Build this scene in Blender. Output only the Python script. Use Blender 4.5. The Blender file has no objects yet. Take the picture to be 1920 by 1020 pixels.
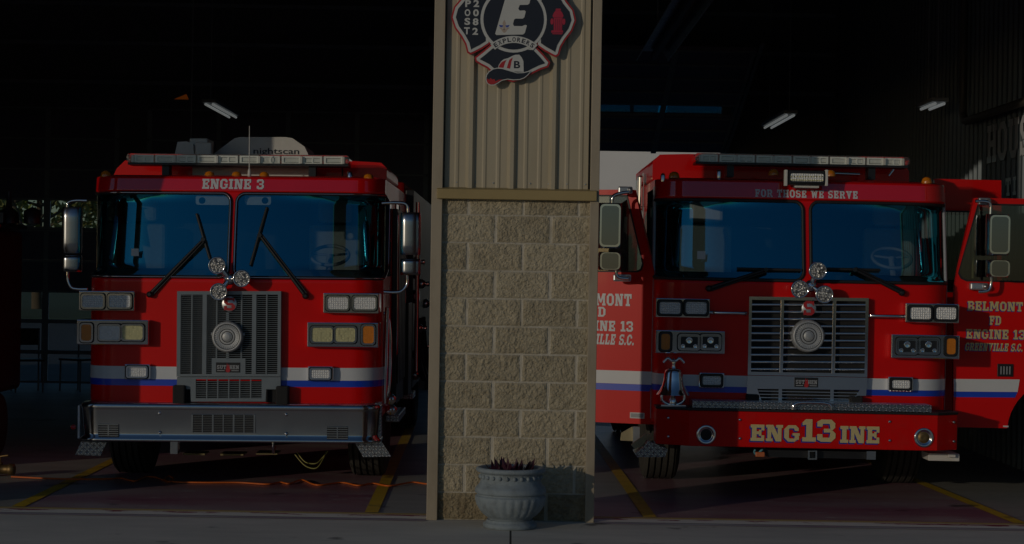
import bpy, math, random
from mathutils import Vector, Matrix, noise
from mathutils.geometry import tessellate_polygon
random.seed(7)
SC = bpy.context.scene
COL = SC.collection
PI = math.pi
R = math.radians

# ---------------------------------------------------------------- camera model
F = 3661.0; DP = 14.3; HC = 1.824; ROLL = R(0.95)
AZ = R(42.0); EL = R(8.5)

def uv(px, py):
    dx, dy = px - 960.0, py - 510.0
    c, s = math.cos(ROLL), math.sin(ROLL)
    return dx * c + dy * s, -dx * s + dy * c

def W(px, py, Y):
    """photo pixel seen at depth plane Y -> world point"""
    u, v = uv(px, py); s = F / (Y + DP)
    return Vector((u / s, Y, HC - v / s))

def G(px, py, z=0.0):
    """photo pixel on the ground"""
    u, v = uv(px, py); s = v / (HC - z)
    return Vector((u / s, F / s - DP, z))

# ---------------------------------------------------------------- materials
MATS = {}
def nmat(name):
    m = bpy.data.materials.new(name); m.use_nodes = True
    MATS[name] = m
    nt = m.node_tree; nt.nodes.clear()
    return m, nt, nt.nodes, nt.links

def pm(name, base, rough=0.5, metal=0.0, coat=0.0, var=0.12, scale=6.0, bump=0.0, bscale=40.0, spec=0.5,
       dirt=None, dirt_amt=0.0, dscale=3.0, stretch=None, rvar=0.1, emit=None, estr=0.0):
    m, nt, N, L = nmat(name)
    out = N.new('ShaderNodeOutputMaterial'); b = N.new('ShaderNodeBsdfPrincipled')
    L.new(b.outputs[0], out.inputs[0])
    b.inputs['Metallic'].default_value = metal
    b.inputs['Coat Weight'].default_value = coat
    b.inputs['Coat Roughness'].default_value = 0.04
    b.inputs['Specular IOR Level'].default_value = spec
    tc = N.new('ShaderNodeTexCoord')
    src = tc.outputs['Object']
    if stretch:
        mp = N.new('ShaderNodeMapping'); mp.inputs['Scale'].default_value = stretch
        L.new(src, mp.inputs[0]); src = mp.outputs[0]
    n1 = N.new('ShaderNodeTexNoise'); n1.inputs['Scale'].default_value = scale; n1.inputs['Detail'].default_value = 6
    L.new(src, n1.inputs['Vector'])
    mix = N.new('ShaderNodeMix'); mix.data_type = 'RGBA'
    lo = [max(0, c * (1 - var)) for c in base]; hi = [min(1, c * (1 + var)) for c in base]
    mix.inputs[6].default_value = (*lo, 1); mix.inputs[7].default_value = (*hi, 1)
    L.new(n1.outputs[0], mix.inputs[0])
    col = mix.outputs[2]
    if dirt:
        n2 = N.new('ShaderNodeTexNoise'); n2.inputs['Scale'].default_value = dscale; n2.inputs['Detail'].default_value = 9
        n2.inputs['Roughness'].default_value = 0.65
        L.new(src, n2.inputs['Vector'])
        rp = N.new('ShaderNodeMapRange'); rp.inputs[1].default_value = 0.48; rp.inputs[2].default_value = 0.68
        rp.inputs[4].default_value = dirt_amt
        L.new(n2.outputs[0], rp.inputs[0])
        m2 = N.new('ShaderNodeMix'); m2.data_type = 'RGBA'; m2.inputs[7].default_value = (*dirt, 1)
        L.new(rp.outputs[0], m2.inputs[0]); L.new(col, m2.inputs[6]); col = m2.outputs[2]
    L.new(col, b.inputs['Base Color'])
    rr = N.new('ShaderNodeMapRange'); rr.inputs[3].default_value = max(0.02, rough - rvar * rough); rr.inputs[4].default_value = min(1, rough + rvar * rough)
    L.new(n1.outputs[0], rr.inputs[0]); L.new(rr.outputs[0], b.inputs['Roughness'])
    if bump:
        nb = N.new('ShaderNodeTexNoise'); nb.inputs['Scale'].default_value = bscale; nb.inputs['Detail'].default_value = 5
        L.new(src, nb.inputs['Vector'])
        bp = N.new('ShaderNodeBump'); bp.inputs['Strength'].default_value = bump; bp.inputs['Distance'].default_value = 0.01
        L.new(nb.outputs[0], bp.inputs['Height']); L.new(bp.outputs[0], b.inputs['Normal'])
    if emit:
        b.inputs['Emission Color'].default_value = (*emit, 1); b.inputs['Emission Strength'].default_value = estr
    return m

RED = pm('red_paint', (0.70, 0.0025, 0.0015), 0.33, coat=0.24, var=0.05, scale=3, bump=0.012, bscale=2.5, spec=0.24)
GRILP = pm('grille_grey_metal', (0.205, 0.235, 0.26), 0.36, metal=0.35, var=0.08, scale=12)
REDG = pm('red_brow_paint', (0.68, 0.0025, 0.004), 0.30, coat=0.9, var=0.05, scale=3, bump=0.01, bscale=2.5, spec=0.2)
REDG.node_tree.nodes['Principled BSDF'].inputs['Coat IOR'].default_value = 2.0
REDB = pm('red_bumper_paint', (0.62, 0.003, 0.002), 0.36, coat=0.2, var=0.08, scale=5, bump=0.02, bscale=3, dirt=(0.42, 0.03, 0.02), dirt_amt=0.3, dscale=9, spec=0.12)
WHITE = pm('white_vinyl', (0.64, 0.66, 0.69), 0.4, coat=0.15, var=0.05)
BLUE = pm('blue_vinyl', (0.008, 0.055, 0.55), 0.35, coat=0.4, var=0.08)
GOLD = pm('gold_leaf', (0.64, 0.52, 0.25), 0.4, var=0.2, scale=90, metal=0.1)
BLUEL = pm('letter_shadow_blue', (0.01, 0.03, 0.30), 0.4, var=0.1)
CHROME = pm('chrome', (0.78, 0.78, 0.80), 0.08, metal=1.0, var=0.04, bump=0.02, bscale=6)
STEEL = pm('stainless_steel', (0.56, 0.56, 0.56), 0.17, metal=1.0, var=0.05, scale=5, bump=0.03, bscale=4, rvar=0.35)
BRUSH = pm('brushed_steel', (0.52, 0.54, 0.56), 0.38, metal=0.8, var=0.06, scale=18, bump=0.03, bscale=12)
RUBBER = pm('black_rubber', (0.012, 0.012, 0.013), 0.55, var=0.2)
BLACK = pm('black_paint', (0.012, 0.012, 0.014), 0.4, var=0.2)
VOID = pm('dark_recess', (0.010, 0.010, 0.011), 0.8, var=0.2)
TYRE = pm('tyre_rubber', (0.045, 0.042, 0.036), 0.85, var=0.2, scale=20, bump=0.2, bscale=60)
AMBER = pm('amber_lens', (0.62, 0.19, 0.008), 0.2, coat=1.0, var=0.2, scale=60, bump=0.2, bscale=120)
REDLENS = pm('red_lens', (0.5, 0.01, 0.012), 0.15, coat=1.0, var=0.2, scale=60)
def lens_mat(name, base, vscale, metal=0.25, sq=False, lo=.16):
    m, nt, N, L = nmat(name)
    out = N.new('ShaderNodeOutputMaterial'); b = N.new('ShaderNodeBsdfPrincipled'); L.new(b.outputs[0], out.inputs[0])
    b.inputs['Metallic'].default_value = metal; b.inputs['Roughness'].default_value = 0.22; b.inputs['Coat Weight'].default_value = 0.7
    tc = N.new('ShaderNodeTexCoord'); v = N.new('ShaderNodeTexVoronoi'); v.inputs['Scale'].default_value = vscale
    if sq: v.distance = 'CHEBYCHEV'; v.inputs['Randomness'].default_value = 0.25
    L.new(tc.outputs['Object'], v.inputs['Vector'])
    mr = N.new('ShaderNodeMapRange'); mr.inputs[1].default_value = 0.1; mr.inputs[2].default_value = 0.75; L.new(v.outputs['Distance'], mr.inputs[0])
    mx = N.new('ShaderNodeMix'); mx.data_type = 'RGBA'; mx.inputs[6].default_value = (*base, 1); mx.inputs[7].default_value = (base[0]*lo, base[1]*lo, base[2]*lo*1.05, 1)
    L.new(mr.outputs[0], mx.inputs[0]); L.new(mx.outputs[2], b.inputs['Base Color'])
    bp = N.new('ShaderNodeBump'); bp.inputs['Strength'].default_value = 0.9; bp.inputs['Distance'].default_value = 0.012
    L.new(v.outputs['Distance'], bp.inputs['Height']); L.new(bp.outputs[0], b.inputs['Normal'])
    return m
LENS = lens_mat('clear_lens', (0.93, 0.94, 0.93), 55, metal=0.05, sq=True, lo=.55)
PODL = lens_mat('faceted_spot_lens', (0.70, 0.69, 0.66), 60, metal=0.3)
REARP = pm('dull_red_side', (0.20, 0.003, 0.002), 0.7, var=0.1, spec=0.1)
SIRM = pm('siren_cast_metal', (0.42, 0.43, 0.44), 0.5, metal=0.5, var=0.15, scale=60, bump=0.15, bscale=140)
MIRH = pm('mirror_shell_metal', (0.40, 0.41, 0.43), 0.22, metal=1.0, var=0.05, scale=8)
SHUT = pm('dark_side_shutter', (0.10, 0.10, 0.11), 0.6, metal=0.4, var=0.1)
MODL = pm('reflector_module', (0.85, 0.84, 0.77), 0.3, metal=0.1, var=0.2, scale=40)
LENSY = lens_mat('warm_led_lens', (0.78, 0.74, 0.40), 55, metal=0.1, sq=True, lo=.5)
SEAT = pm('seat_fabric', (0.42, 0.44, 0.44), 0.8, var=0.15, scale=30)
DASH = pm('dashboard_plastic', (0.035, 0.038, 0.036), 0.5, var=0.15)
WPLAS = pm('white_plastic', (0.66, 0.65, 0.61), 0.45, var=0.06, dirt=(0.4, 0.37, 0.3), dirt_amt=0.4)
GPLAS = pm('grey_plastic', (0.30, 0.31, 0.33), 0.5, var=0.06)
NAVY = pm('navy_print', (0.010, 0.014, 0.026), 0.45, var=0.15)
SIGNW = pm('sign_white', (0.55, 0.55, 0.52), 0.5, var=0.06, scale=12)
SIGNR = pm('sign_red', (0.42, 0.018, 0.022), 0.45, var=0.08)
SIGNP = pm('hydrant_pink', (0.42, 0.02, 0.05), 0.45, var=0.1)
TANTRIM = pm('tan_trim_metal', (0.36, 0.30, 0.215), 0.55, var=0.07, scale=4, stretch=(1, 1, 0.3), dirt=(0.22, 0.17, 0.11), dirt_amt=0.5, dscale=5)
TANPAN = pm('tan_panel_metal', (0.43, 0.37, 0.26), 0.5, var=0.05, scale=3, stretch=(2, 1, 0.25), dirt=(0.33, 0.27, 0.17), dirt_amt=0.35, dscale=4)
GOLDTRIM = pm('ochre_flashing', (0.36, 0.265, 0.11), 0.5, var=0.08, dirt=(0.24, 0.17, 0.07), dirt_amt=0.4)
BLOCK = pm('split_face_block', (0.42, 0.36, 0.25), 0.95, var=0.42, scale=34, bump=0.7, bscale=150, dirt=(0.29, 0.235, 0.15), dirt_amt=0.55, dscale=6)
BLOCK2 = pm('split_face_block_dark', (0.385, 0.33, 0.228), 0.95, var=0.45, scale=30, bump=0.7, bscale=140, dirt=(0.26, 0.21, 0.135), dirt_amt=0.6, dscale=7)
BLOCK3 = pm('split_face_block_pale', (0.45, 0.39, 0.275), 0.95, var=0.38, scale=38, bump=0.7, bscale=160, dirt=(0.34, 0.28, 0.185), dirt_amt=0.5, dscale=5)
BLOCK4 = pm('stained_base_block', (0.29, 0.235, 0.145), 0.95, var=0.5, scale=30, bump=0.7, bscale=140, dirt=(0.14, 0.10, 0.055), dirt_amt=0.7, dscale=8)
MORTAR = pm('mortar', (0.50, 0.455, 0.37), 0.95, var=0.2, scale=20, bump=0.4, bscale=150, dirt=(0.38, 0.33, 0.24), dirt_amt=0.7, dscale=6)
URN = pm('painted_concrete', (0.235, 0.275, 0.30), 0.8, var=0.20, scale=14, bump=0.35, bscale=70, dirt=(0.13, 0.145, 0.145), dirt_amt=0.6, dscale=11)
SOIL = pm('potting_soil', (0.03, 0.02, 0.012), 0.95, var=0.4, scale=50, bump=0.8, bscale=80)
LEAFP = pm('purple_leaf', (0.045, 0.008, 0.022), 0.5, var=0.4, scale=40)
CORD = pm('orange_cord', (0.62, 0.13, 0.015), 0.5, var=0.15, scale=30)
BRASS = pm('aged_brass', (0.20, 0.13, 0.055), 0.5, metal=0.8, var=0.2, scale=30)
INWALL = pm('interior_liner', (0.24, 0.24, 0.25), 0.8, var=0.2, scale=2)
CEIL = pm('ceiling_liner', (0.28, 0.28, 0.29), 0.9, var=0.2)
GIRT = pm('galvanised_girt', (0.42, 0.44, 0.46), 0.55, metal=0.2, var=0.2)
SIDEW = pm('grey_ribbed_metal', (0.12, 0.15, 0.17), 0.5, var=0.2, scale=3, metal=0.2)
DOORP = pm('garage_door_panel', (0.24, 0.22, 0.29), 0.45, var=0.15)
TUBE = pm('lit_fluorescent_tube', (0.8, 0.8, 0.8), 0.4, emit=(0.95, 1.0, 0.98), estr=0.42)
BARK = pm('bark', (0.10, 0.075, 0.05), 0.95, var=0.4, scale=9, bump=0.8, bscale=30)
LEAF1 = pm('leaf_green', (0.22, 0.27, 0.055), 0.6, var=0.5, scale=3)
LEAF2 = pm('leaf_olive', (0.30, 0.29, 0.09), 0.6, var=0.5, scale=3)
FARWALL = pm('pale_sky_fill', (0.80, 0.78, 0.77), 0.8, var=0.05, scale=0.6)
FARTRIM = pm('beige_fascia', (0.55, 0.46, 0.30), 0.8, var=0.1)
MAROONV = pm('dark_red_vehicle', (0.05, 0.003, 0.003), 0.3, coat=0.5, var=0.1)
GRASS = pm('grass', (0.06, 0.085, 0.025), 0.95, var=0.5, scale=0.8)
MIRG = pm('mirror_glass', (0.26, 0.28, 0.31), 0.03, metal=1.0, var=0.05)
PAPER = pm('paper_label', (0.62, 0.64, 0.64), 0.6, var=0.06)
CONN = pm('orange_connector', (0.50, 0.14, 0.05), 0.5, var=0.2)
CYAN = pm('cyan_hose', (0.10, 0.33, 0.42), 0.4, var=0.2)
HOSEY = pm('yellow_air_hose', (0.20, 0.19, 0.05), 0.5, var=0.2)
PENN = pm('orange_pennant_cloth', (0.75, 0.17, 0.02), 0.7, var=0.2, emit=None)

def diamond_plate(name):
    m, nt, N, L = nmat(name)
    out = N.new('ShaderNodeOutputMaterial'); b = N.new('ShaderNodeBsdfPrincipled'); L.new(b.outputs[0], out.inputs[0])
    b.inputs['Base Color'].default_value = (0.5, 0.51, 0.53, 1); b.inputs['Metallic'].default_value = 1; b.inputs['Roughness'].default_value = 0.33
    tc = N.new('ShaderNodeTexCoord')
    hs = []
    for ang, off in ((45, 0.0), (-45, 0.5)):
        mp = N.new('ShaderNodeMapping'); mp.inputs['Rotation'].default_value = (0, R(ang), 0); mp.inputs['Scale'].default_value = (26, 26, 26)
        mp.inputs['Location'].default_value = (off, 0, off)
        L.new(tc.outputs['Object'], mp.inputs[0])
        sx = N.new('ShaderNodeSeparateXYZ'); L.new(mp.outputs[0], sx.inputs[0])
        pr = []
        for k, ax, wd in ((1.0, 0, 0.18), (1.0, 2, 0.42)):
            fr = N.new('ShaderNodeMath'); fr.operation = 'FRACT'; L.new(sx.outputs[ax], fr.inputs[0])
            sb = N.new('ShaderNodeMath'); sb.operation = 'SUBTRACT'; sb.inputs[1].default_value = 0.5; L.new(fr.outputs[0], sb.inputs[0])
            ab = N.new('ShaderNodeMath'); ab.operation = 'ABSOLUTE'; L.new(sb.outputs[0], ab.inputs[0])
            mr = N.new('ShaderNodeMapRange'); mr.inputs[1].default_value = wd; mr.inputs[2].default_value = wd * 0.5; L.new(ab.outputs[0], mr.inputs[0])
            pr.append(mr)
        mu = N.new('ShaderNodeMath'); mu.operation = 'MULTIPLY'; L.new(pr[0].outputs[0], mu.inputs[0]); L.new(pr[1].outputs[0], mu.inputs[1])
        hs.append(mu)
    mx = N.new('ShaderNodeMath'); mx.operation = 'MAXIMUM'; L.new(hs[0].outputs[0], mx.inputs[0]); L.new(hs[1].outputs[0], mx.inputs[1])
    bp = N.new('ShaderNodeBump'); bp.inputs['Strength'].default_value = 0.9; bp.inputs['Distance'].default_value = 0.006
    L.new(mx.outputs[0], bp.inputs['Height']); L.new(bp.outputs[0], b.inputs['Normal'])
    cr = N.new('ShaderNodeMix'); cr.data_type = 'RGBA'; cr.inputs[6].default_value = (0.30, 0.31, 0.33, 1); cr.inputs[7].default_value = (0.68, 0.69, 0.71, 1)
    L.new(mx.outputs[0], cr.inputs[0]); L.new(cr.outputs[2], b.inputs['Base Color'])
    return m
DIAM = diamond_plate('diamond_plate')

def glass_mat(name, tint, refl=1.6, gt=(1, 1, 1)):
    m, nt, N, L = nmat(name)
    out = N.new('ShaderNodeOutputMaterial')
    tr = N.new('ShaderNodeBsdfTransparent'); tr.inputs[0].default_value = (*tint, 1)
    gl = N.new('ShaderNodeBsdfGlossy'); gl.inputs['Roughness'].default_value = 0.012; gl.inputs[0].default_value = (*gt, 1)
    lw = N.new('ShaderNodeLayerWeight'); lw.inputs[0].default_value = 0.5      # two-sided Schlick reflectance of a thin pane
    p5 = N.new('ShaderNodeMath'); p5.operation = 'POWER'; p5.inputs[1].default_value = 5.0; L.new(lw.outputs['Facing'], p5.inputs[0])
    fr = N.new('ShaderNodeMath'); fr.operation = 'MULTIPLY_ADD'; fr.inputs[1].default_value = 0.954; fr.inputs[2].default_value = 0.046; L.new(p5.outputs[0], fr.inputs[0])
    tc = N.new('ShaderNodeTexCoord'); nz = N.new('ShaderNodeTexNoise'); nz.inputs['Scale'].default_value = 1.6
    L.new(tc.outputs['Object'], nz.inputs['Vector'])
    bp = N.new('ShaderNodeBump'); bp.inputs['Strength'].default_value = 0.03; bp.inputs['Distance'].default_value = 0.02
    L.new(nz.outputs[0], bp.inputs['Height']); L.new(bp.outputs[0], gl.inputs['Normal'])
    mu = N.new('ShaderNodeMath'); mu.operation = 'MULTIPLY'; mu.inputs[1].default_value = refl; mu.use_clamp = True
    L.new(fr.outputs[0], mu.inputs[0])
    mx = N.new('ShaderNodeMixShader'); L.new(mu.outputs[0], mx.inputs[0]); L.new(tr.outputs[0], mx.inputs[1]); L.new(gl.outputs[0], mx.inputs[2])
    L.new(mx.outputs[0], out.inputs[0])
    return m
WGLASS = glass_mat('windscreen_glass', (0.62, 0.70, 0.70), 6.8, (0.06, 0.72, 1.0))
SGLASS = glass_mat('side_glass', (0.55, 0.60, 0.58), 1.8)
PANEG = glass_mat('clear_pane', (0.92, 0.95, 0.94), 0.8)
ALU = pm('aluminium_reflector', (0.6, 0.62, 0.62), 0.28, metal=1.0, var=0.1)
LBGLASS = glass_mat('light_bar_dome', (0.97, 0.98, 0.98), 1.3)

PENDING = []
SPLIT = {'pump_valve', 'hanger_rod', 'louvre_opening', 'louvre', 'tow_pocket', 'grab_rail', 'suction_hose', 'side_cap', 'tread_plate', 'side_marker', 'air_hose',
         'axle_spring', 'tow_eye', 'antenna_base', 'bar_strut', 'step_bracket', 'helmet_panel', 'fleur_wing', 'lamp_bracket', 'hitch_socket', 'side_step', 'roof_unit',
         'door_edge_trim', 'track', 'window_pane', 'hydrant_groove', 'roof_gear', 'mirror_arm', 'mirror_clamp', 'window', 'brow_lettering', 'door_lettering', 'door_lettering_shade', 'panel_screw', 'bead', 'wall_girt'}
# ---------------------------------------------------------------- mesh builder
class MB:
    def __init__(s):
        s.v = []; s.f = []; s.m = []; s.sm = []; s.ch = []
    def add(s, vs, fs, mi=0, smooth=False):
        o = len(s.v); s.v.extend([tuple(p) for p in vs]); s.ch.append((o, len(s.v), len(s.f), len(s.f)+len(fs)))
        for f in fs:
            s.f.append(tuple(i + o for i in f)); s.m.append(mi); s.sm.append(smooth)
        return s
    def box(s, x0, x1, y0, y1, z0, z1, mi=0):
        if x0 > x1: x0, x1 = x1, x0
        if y0 > y1: y0, y1 = y1, y0
        if z0 > z1: z0, z1 = z1, z0
        vs = [(x0, y0, z0), (x1, y0, z0), (x1, y1, z0), (x0, y1, z0), (x0, y0, z1), (x1, y0, z1), (x1, y1, z1), (x0, y1, z1)]
        return s.add(vs, [(0, 3, 2, 1), (4, 5, 6, 7), (0, 1, 5, 4), (1, 2, 6, 5), (2, 3, 7, 6), (3, 0, 4, 7)], mi)
    def plate(s, loops, y0, y1, mi=0, side=None):
        """polygons in xz (first outer, rest holes) extruded from y0 (front) to y1"""
        side = mi if side is None else side
        loops = [[(p[0], p[1]) for p in l] for l in loops]
        tris = tessellate_polygon([[Vector((x, z, 0)) for x, z in l] for l in loops])
        flat = [p for l in loops for p in l]; n = len(flat)
        fr = [(x, y0, z) for x, z in flat]; bk = [(x, y1, z) for x, z in flat]
        F1 = []
        for t in tris:
            a, b, c = [flat[i] for i in t]
            ar = (b[0]-a[0])*(c[1]-a[1]) - (b[1]-a[1])*(c[0]-a[0])
            F1.append(tuple(t) if ar > 0 else (t[0], t[2], t[1]))
        s.add(fr, F1, mi); s.add(bk, [tuple(reversed(t)) for t in F1], mi)
        k = 0
        for li, l in enumerate(loops):
            m = len(l)
            ar = sum(l[i][0]*l[(i+1) % m][1] - l[(i+1) % m][0]*l[i][1] for i in range(m))
            ccw = (ar > 0) == (li == 0)
            vs = [(x, y0, z) for x, z in l] + [(x, y1, z) for x, z in l]
            fs = [(i, i+m, (i+1) % m + m, (i+1) % m) if ccw else (i, (i+1) % m, (i+1) % m + m, i+m) for i in range(m)]
            s.add(vs, fs, side); k += m
        return s
    def tube(s, pts, r, n=10, mi=0, closed=False, caps=True, rs=None):
        pts = [Vector(p) for p in pts]; k = len(pts); rings = []
        prev = None
        for i, p in enumerate(pts):
            if closed: t = pts[(i+1) % k] - pts[i-1]
            else: t = pts[min(i+1, k-1)] - pts[max(i-1, 0)]
            t = t.normalized() if t.length > 1e-9 else Vector((0, 0, 1))
            if prev is None:
                a = Vector((0, 0, 1)) if abs(t.z) < 0.9 else Vector((1, 0, 0))
                nx = t.cross(a).normalized()
            else:
                nx = (prev - t * prev.dot(t))
                nx = nx.normalized() if nx.length > 1e-6 else t.orthogonal().normalized()
            prev = nx; ny = t.cross(nx)
            rr = rs[i] if rs else r
            rings.append([p + nx * (rr * math.cos(2*PI*j/n)) + ny * (rr * math.sin(2*PI*j/n)) for j in range(n)])
        vs = [q for rg in rings for q in rg]; fs = []
        for i in range(k if closed else k-1):
            i2 = (i+1) % k
            for j in range(n):
                j2 = (j+1) % n
                fs.append((i*n+j, i*n+j2, i2*n+j2, i2*n+j))
        s.add(vs, fs, mi, True)
        if caps and not closed:
            s.add(rings[0], [tuple(reversed(range(n)))], mi); s.add(rings[-1], [tuple(range(n))], mi)
        return s
    def lathe(s, prof, c, axis='z', n=32, mi=0, smooth=True, wob=None):
        """prof = [(r, h)...]; axis 'z' up or 'y' pointing to -y (towards the camera)"""
        vs = []; k = len(prof)
        for (r, h) in prof:
            for j in range(n):
                a = 2*PI*j/n
                rr = r * (wob(a, h) if wob else 1)
                if axis == 'z': vs.append((c[0]+rr*math.cos(a), c[1]+rr*math.sin(a), c[2]+h))
                elif axis == 'y': vs.append((c[0]+rr*math.cos(a), c[1]-h, c[2]+rr*math.sin(a)))
                else: vs.append((c[0]+h, c[1]+rr*math.cos(a), c[2]+rr*math.sin(a)))
        fs = []
        for i in range(k-1):
            for j in range(n):
                j2 = (j+1) % n
                fs.append((i*n+j, i*n+j2, (i+1)*n+j2, (i+1)*n+j))
        s.add(vs, fs, mi, smooth)
        if prof[0][0] > 1e-6: s.add(vs[:n], [tuple(reversed(range(n)))], mi)
        if prof[-1][0] > 1e-6: s.add(vs[-n:], [tuple(range(n))], mi)
        return s
    def clusters(s, tol=.003):
        """lists of chunks whose boxes touch: one list per separate piece"""
        bb = []
        for c in s.ch:
            q = s.v[c[0]:c[1]]
            bb.append([min(p[k] for p in q)-tol for k in range(3)]+[max(p[k] for p in q)+tol for k in range(3)])
        par = list(range(len(bb)))
        def find(i):
            while par[i] != i: i = par[i]
            return i
        for i in range(len(bb)):
            for j in range(i):
                if all(bb[i][k] <= bb[j][k+3] and bb[j][k] <= bb[i][k+3] for k in range(3)): par[find(i)] = find(j)
        g = {}
        for i in range(len(bb)): g.setdefault(find(i), []).append(s.ch[i])
        return list(g.values())
    def build(s, name, mats, parent=None, bevel=0.0, seg=2, auto=None):
        if name in SPLIT and len(s.ch) > 1:
            cl = s.clusters(.008 if 'lettering' in name else .003)
            if len(cl) > 1:
                o = None
                for chs in cl:
                    q = MB()
                    for a, b, fa, fb in chs:
                        base = len(q.v); q.v.extend(s.v[a:b]); q.ch.append((base, len(q.v), len(q.f), len(q.f)+fb-fa))
                        for k in range(fa, fb): q.f.append(tuple(i-a+base for i in s.f[k])); q.m.append(s.m[k]); q.sm.append(s.sm[k])
                    o = q._build(name, mats, parent, bevel, seg)
                    if parent is None: PENDING.append(o)
                return o
        return s._build(name, mats, parent, bevel, seg)
    def _build(s, name, mats, parent=None, bevel=0.0, seg=2):
        if not isinstance(mats, (list, tuple)): mats = [mats]
        me = bpy.data.meshes.new(name)
        me.from_pydata(s.v, [], s.f)
        for m in mats: me.materials.append(m)
        me.polygons.foreach_set('material_index', s.m)
        me.polygons.foreach_set('use_smooth', s.sm)
        me.update()
        o = bpy.data.objects.new(name, me); COL.objects.link(o)
        if parent is not None: o.parent = parent
        if bevel:
            bv = o.modifiers.new('edge', 'BEVEL'); bv.width = bevel; bv.segments = seg; bv.limit_method = 'ANGLE'; bv.angle_limit = R(40)
        return o

def tag(o, label=None, cat=None, group=None, kind=None):
    if label: o['label'] = label
    if cat: o['category'] = cat
    if group: o['group'] = group
    if kind: o['kind'] = kind
    return o

def empty(name, loc, label=None, cat=None, group=None):
    o = bpy.data.objects.new(name, None); COL.objects.link(o); o.location = loc
    o.empty_display_size = 0.2
    return tag(o, label, cat, group)

def rrect(x0, x1, z0, z1, r, n=6):
    pts = []
    for cx, cz, a0 in ((x1-r, z1-r, 0), (x0+r, z1-r, 90), (x0+r, z0+r, 180), (x1-r, z0+r, 270)):
        for i in range(n+1):
            a = R(a0 + 90*i/n); pts.append((cx+r*math.cos(a), cz+r*math.sin(a)))
    return pts

def smooth_path(pts, n=8):
    pts = [Vector(p) for p in pts]; out = []
    for i in range(len(pts)-1):
        p0, p1, p2, p3 = pts[max(i-1, 0)], pts[i], pts[i+1], pts[min(i+2, len(pts)-1)]
        for k in range(n):
            t = k/n
            out.append(0.5*((2*p1)+(p2-p0)*t+(2*p0-5*p1+4*p2-p3)*t*t+(3*p1-p0-3*p2+p3)*t**3))
    out.append(pts[-1]); return out

# ---------------------------------------------------------------- lettering
def sans(text, bold=0.02, spacing=1.0):
    """built-in font -> (verts2d, faces) normalised later"""
    cu = bpy.data.curves.new('lettering', 'FONT'); cu.body = text; cu.size = 1; cu.offset = bold; cu.space_character = spacing
    cu.resolution_u = 4
    ob = bpy.data.objects.new('lettering', cu); COL.objects.link(ob)
    dg = bpy.context.evaluated_depsgraph_get()
    me = bpy.data.meshes.new_from_object(ob.evaluated_get(dg))
    vs = [(v.co.x, v.co.y) for v in me.vertices]; fs = [tuple(p.vertices) for p in me.polygons]
    bpy.data.objects.remove(ob); bpy.data.curves.remove(cu); bpy.data.meshes.remove(me)
    return vs, fs

def put_sans(mb, text, x0, x1, z0, z1, y, mi=0, bold=0.02, spacing=1.0, shear=0.0, tr=None):
    vs, fs = sans(text, bold, spacing)
    ax = min(v[0] for v in vs); bx = max(v[0] for v in vs); az = min(v[1] for v in vs); bz = max(v[1] for v in vs)
    out = []
    for x, z in vs:
        fx = (x-ax)/(bx-ax); fz = (z-az)/(bz-az)
        X = x0+(x1-x0)*fx + shear*(fz)*(z1-z0); Z = z0+(z1-z0)*fz
        p = (X, y, Z)
        if tr: p = tr(X, Z)
        out.append(p)
    mb.add(out, fs, mi)
    return mb

def _rc(x0, z0, x1, z1): return [(x0, z0), (x1, z0), (x1, z1), (x0, z1)]
SL = {}
SL['E'] = (7.8, [_rc(.7,0,3.3,10), _rc(0,0,7.6,1.9), _rc(0,8.1,7.6,10), _rc(3,4.1,5.8,5.9), _rc(5.9,1.5,7.6,3.5), _rc(5.9,6.5,7.6,8.5), _rc(4.6,3.2,6.0,6.8)])
SL['F'] = (7.6, [_rc(.7,0,3.3,10), _rc(0,0,4.6,1.9), _rc(0,8.1,7.5,10), _rc(3,4.1,5.6,5.9), _rc(5.8,6.3,7.5,8.5), _rc(4.6,3.2,6.0,6.8)])
SL['N'] = (9.4, [_rc(.8,0,2.9,10), _rc(6.5,0,8.6,10), [(1.2,10),(4.0,10),(8.3,0),(5.5,0)], _rc(0,0,3.8,1.7), _rc(0,8.3,3.6,10), _rc(5.6,8.3,9.4,10)])
SL['G'] = (8.4, [_rc(0,2.2,2.6,7.8), [(0,7.6),(2.6,7.6),(3.2,8.2),(2.2,10)], [(0,2.4),(2.2,0),(3.2,1.8),(2.6,2.4)], _rc(2.2,8.1,6.4,10), _rc(2.2,0,6.2,1.9), [(6.4,10),(5.4,8.2),(5.9,6.6),(8,6.6),(8,8.2)], _rc(5.8,1.2,8.2,4.9), [(5.6,0),(8.2,1.9),(8.2,2.2),(5.6,2.2)], _rc(4.6,3.7,8.6,5.2)])
SL['I'] = (4.8, [_rc(1.1,0,3.7,10), _rc(0,0,4.8,1.9), _rc(0,8.1,4.8,10)])
SL['O'] = (8.4, [_rc(0,2.2,2.6,7.8), _rc(5.8,2.2,8.4,7.8), _rc(2.4,8.1,6,10), _rc(2.4,0,6,1.9), [(0,7.6),(2.6,7.2),(3.2,8.2),(2.4,10)], [(0,2.4),(2.4,0),(3.2,1.8),(2.6,2.8)], [(8.4,7.6),(6,10),(5.2,8.2),(5.8,7.2)], [(8.4,2.4),(5.8,2.8),(5.2,1.8),(6,0)]])
SL['C'] = (8.2, [_rc(0,2.2,2.6,7.8), _rc(2.4,8.1,5.8,10), _rc(2.4,0,5.8,1.9), [(0,7.6),(2.6,7.2),(3.2,8.2),(2.4,10)], [(0,2.4),(2.4,0),(3.2,1.8),(2.6,2.8)], [(8,7.6),(5.8,10),(5.2,8.2),(5.7,6.4),(8,6.4)], [(8,2.4),(8,3.6),(5.7,3.6),(5.2,1.8),(5.8,0)]])
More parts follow.
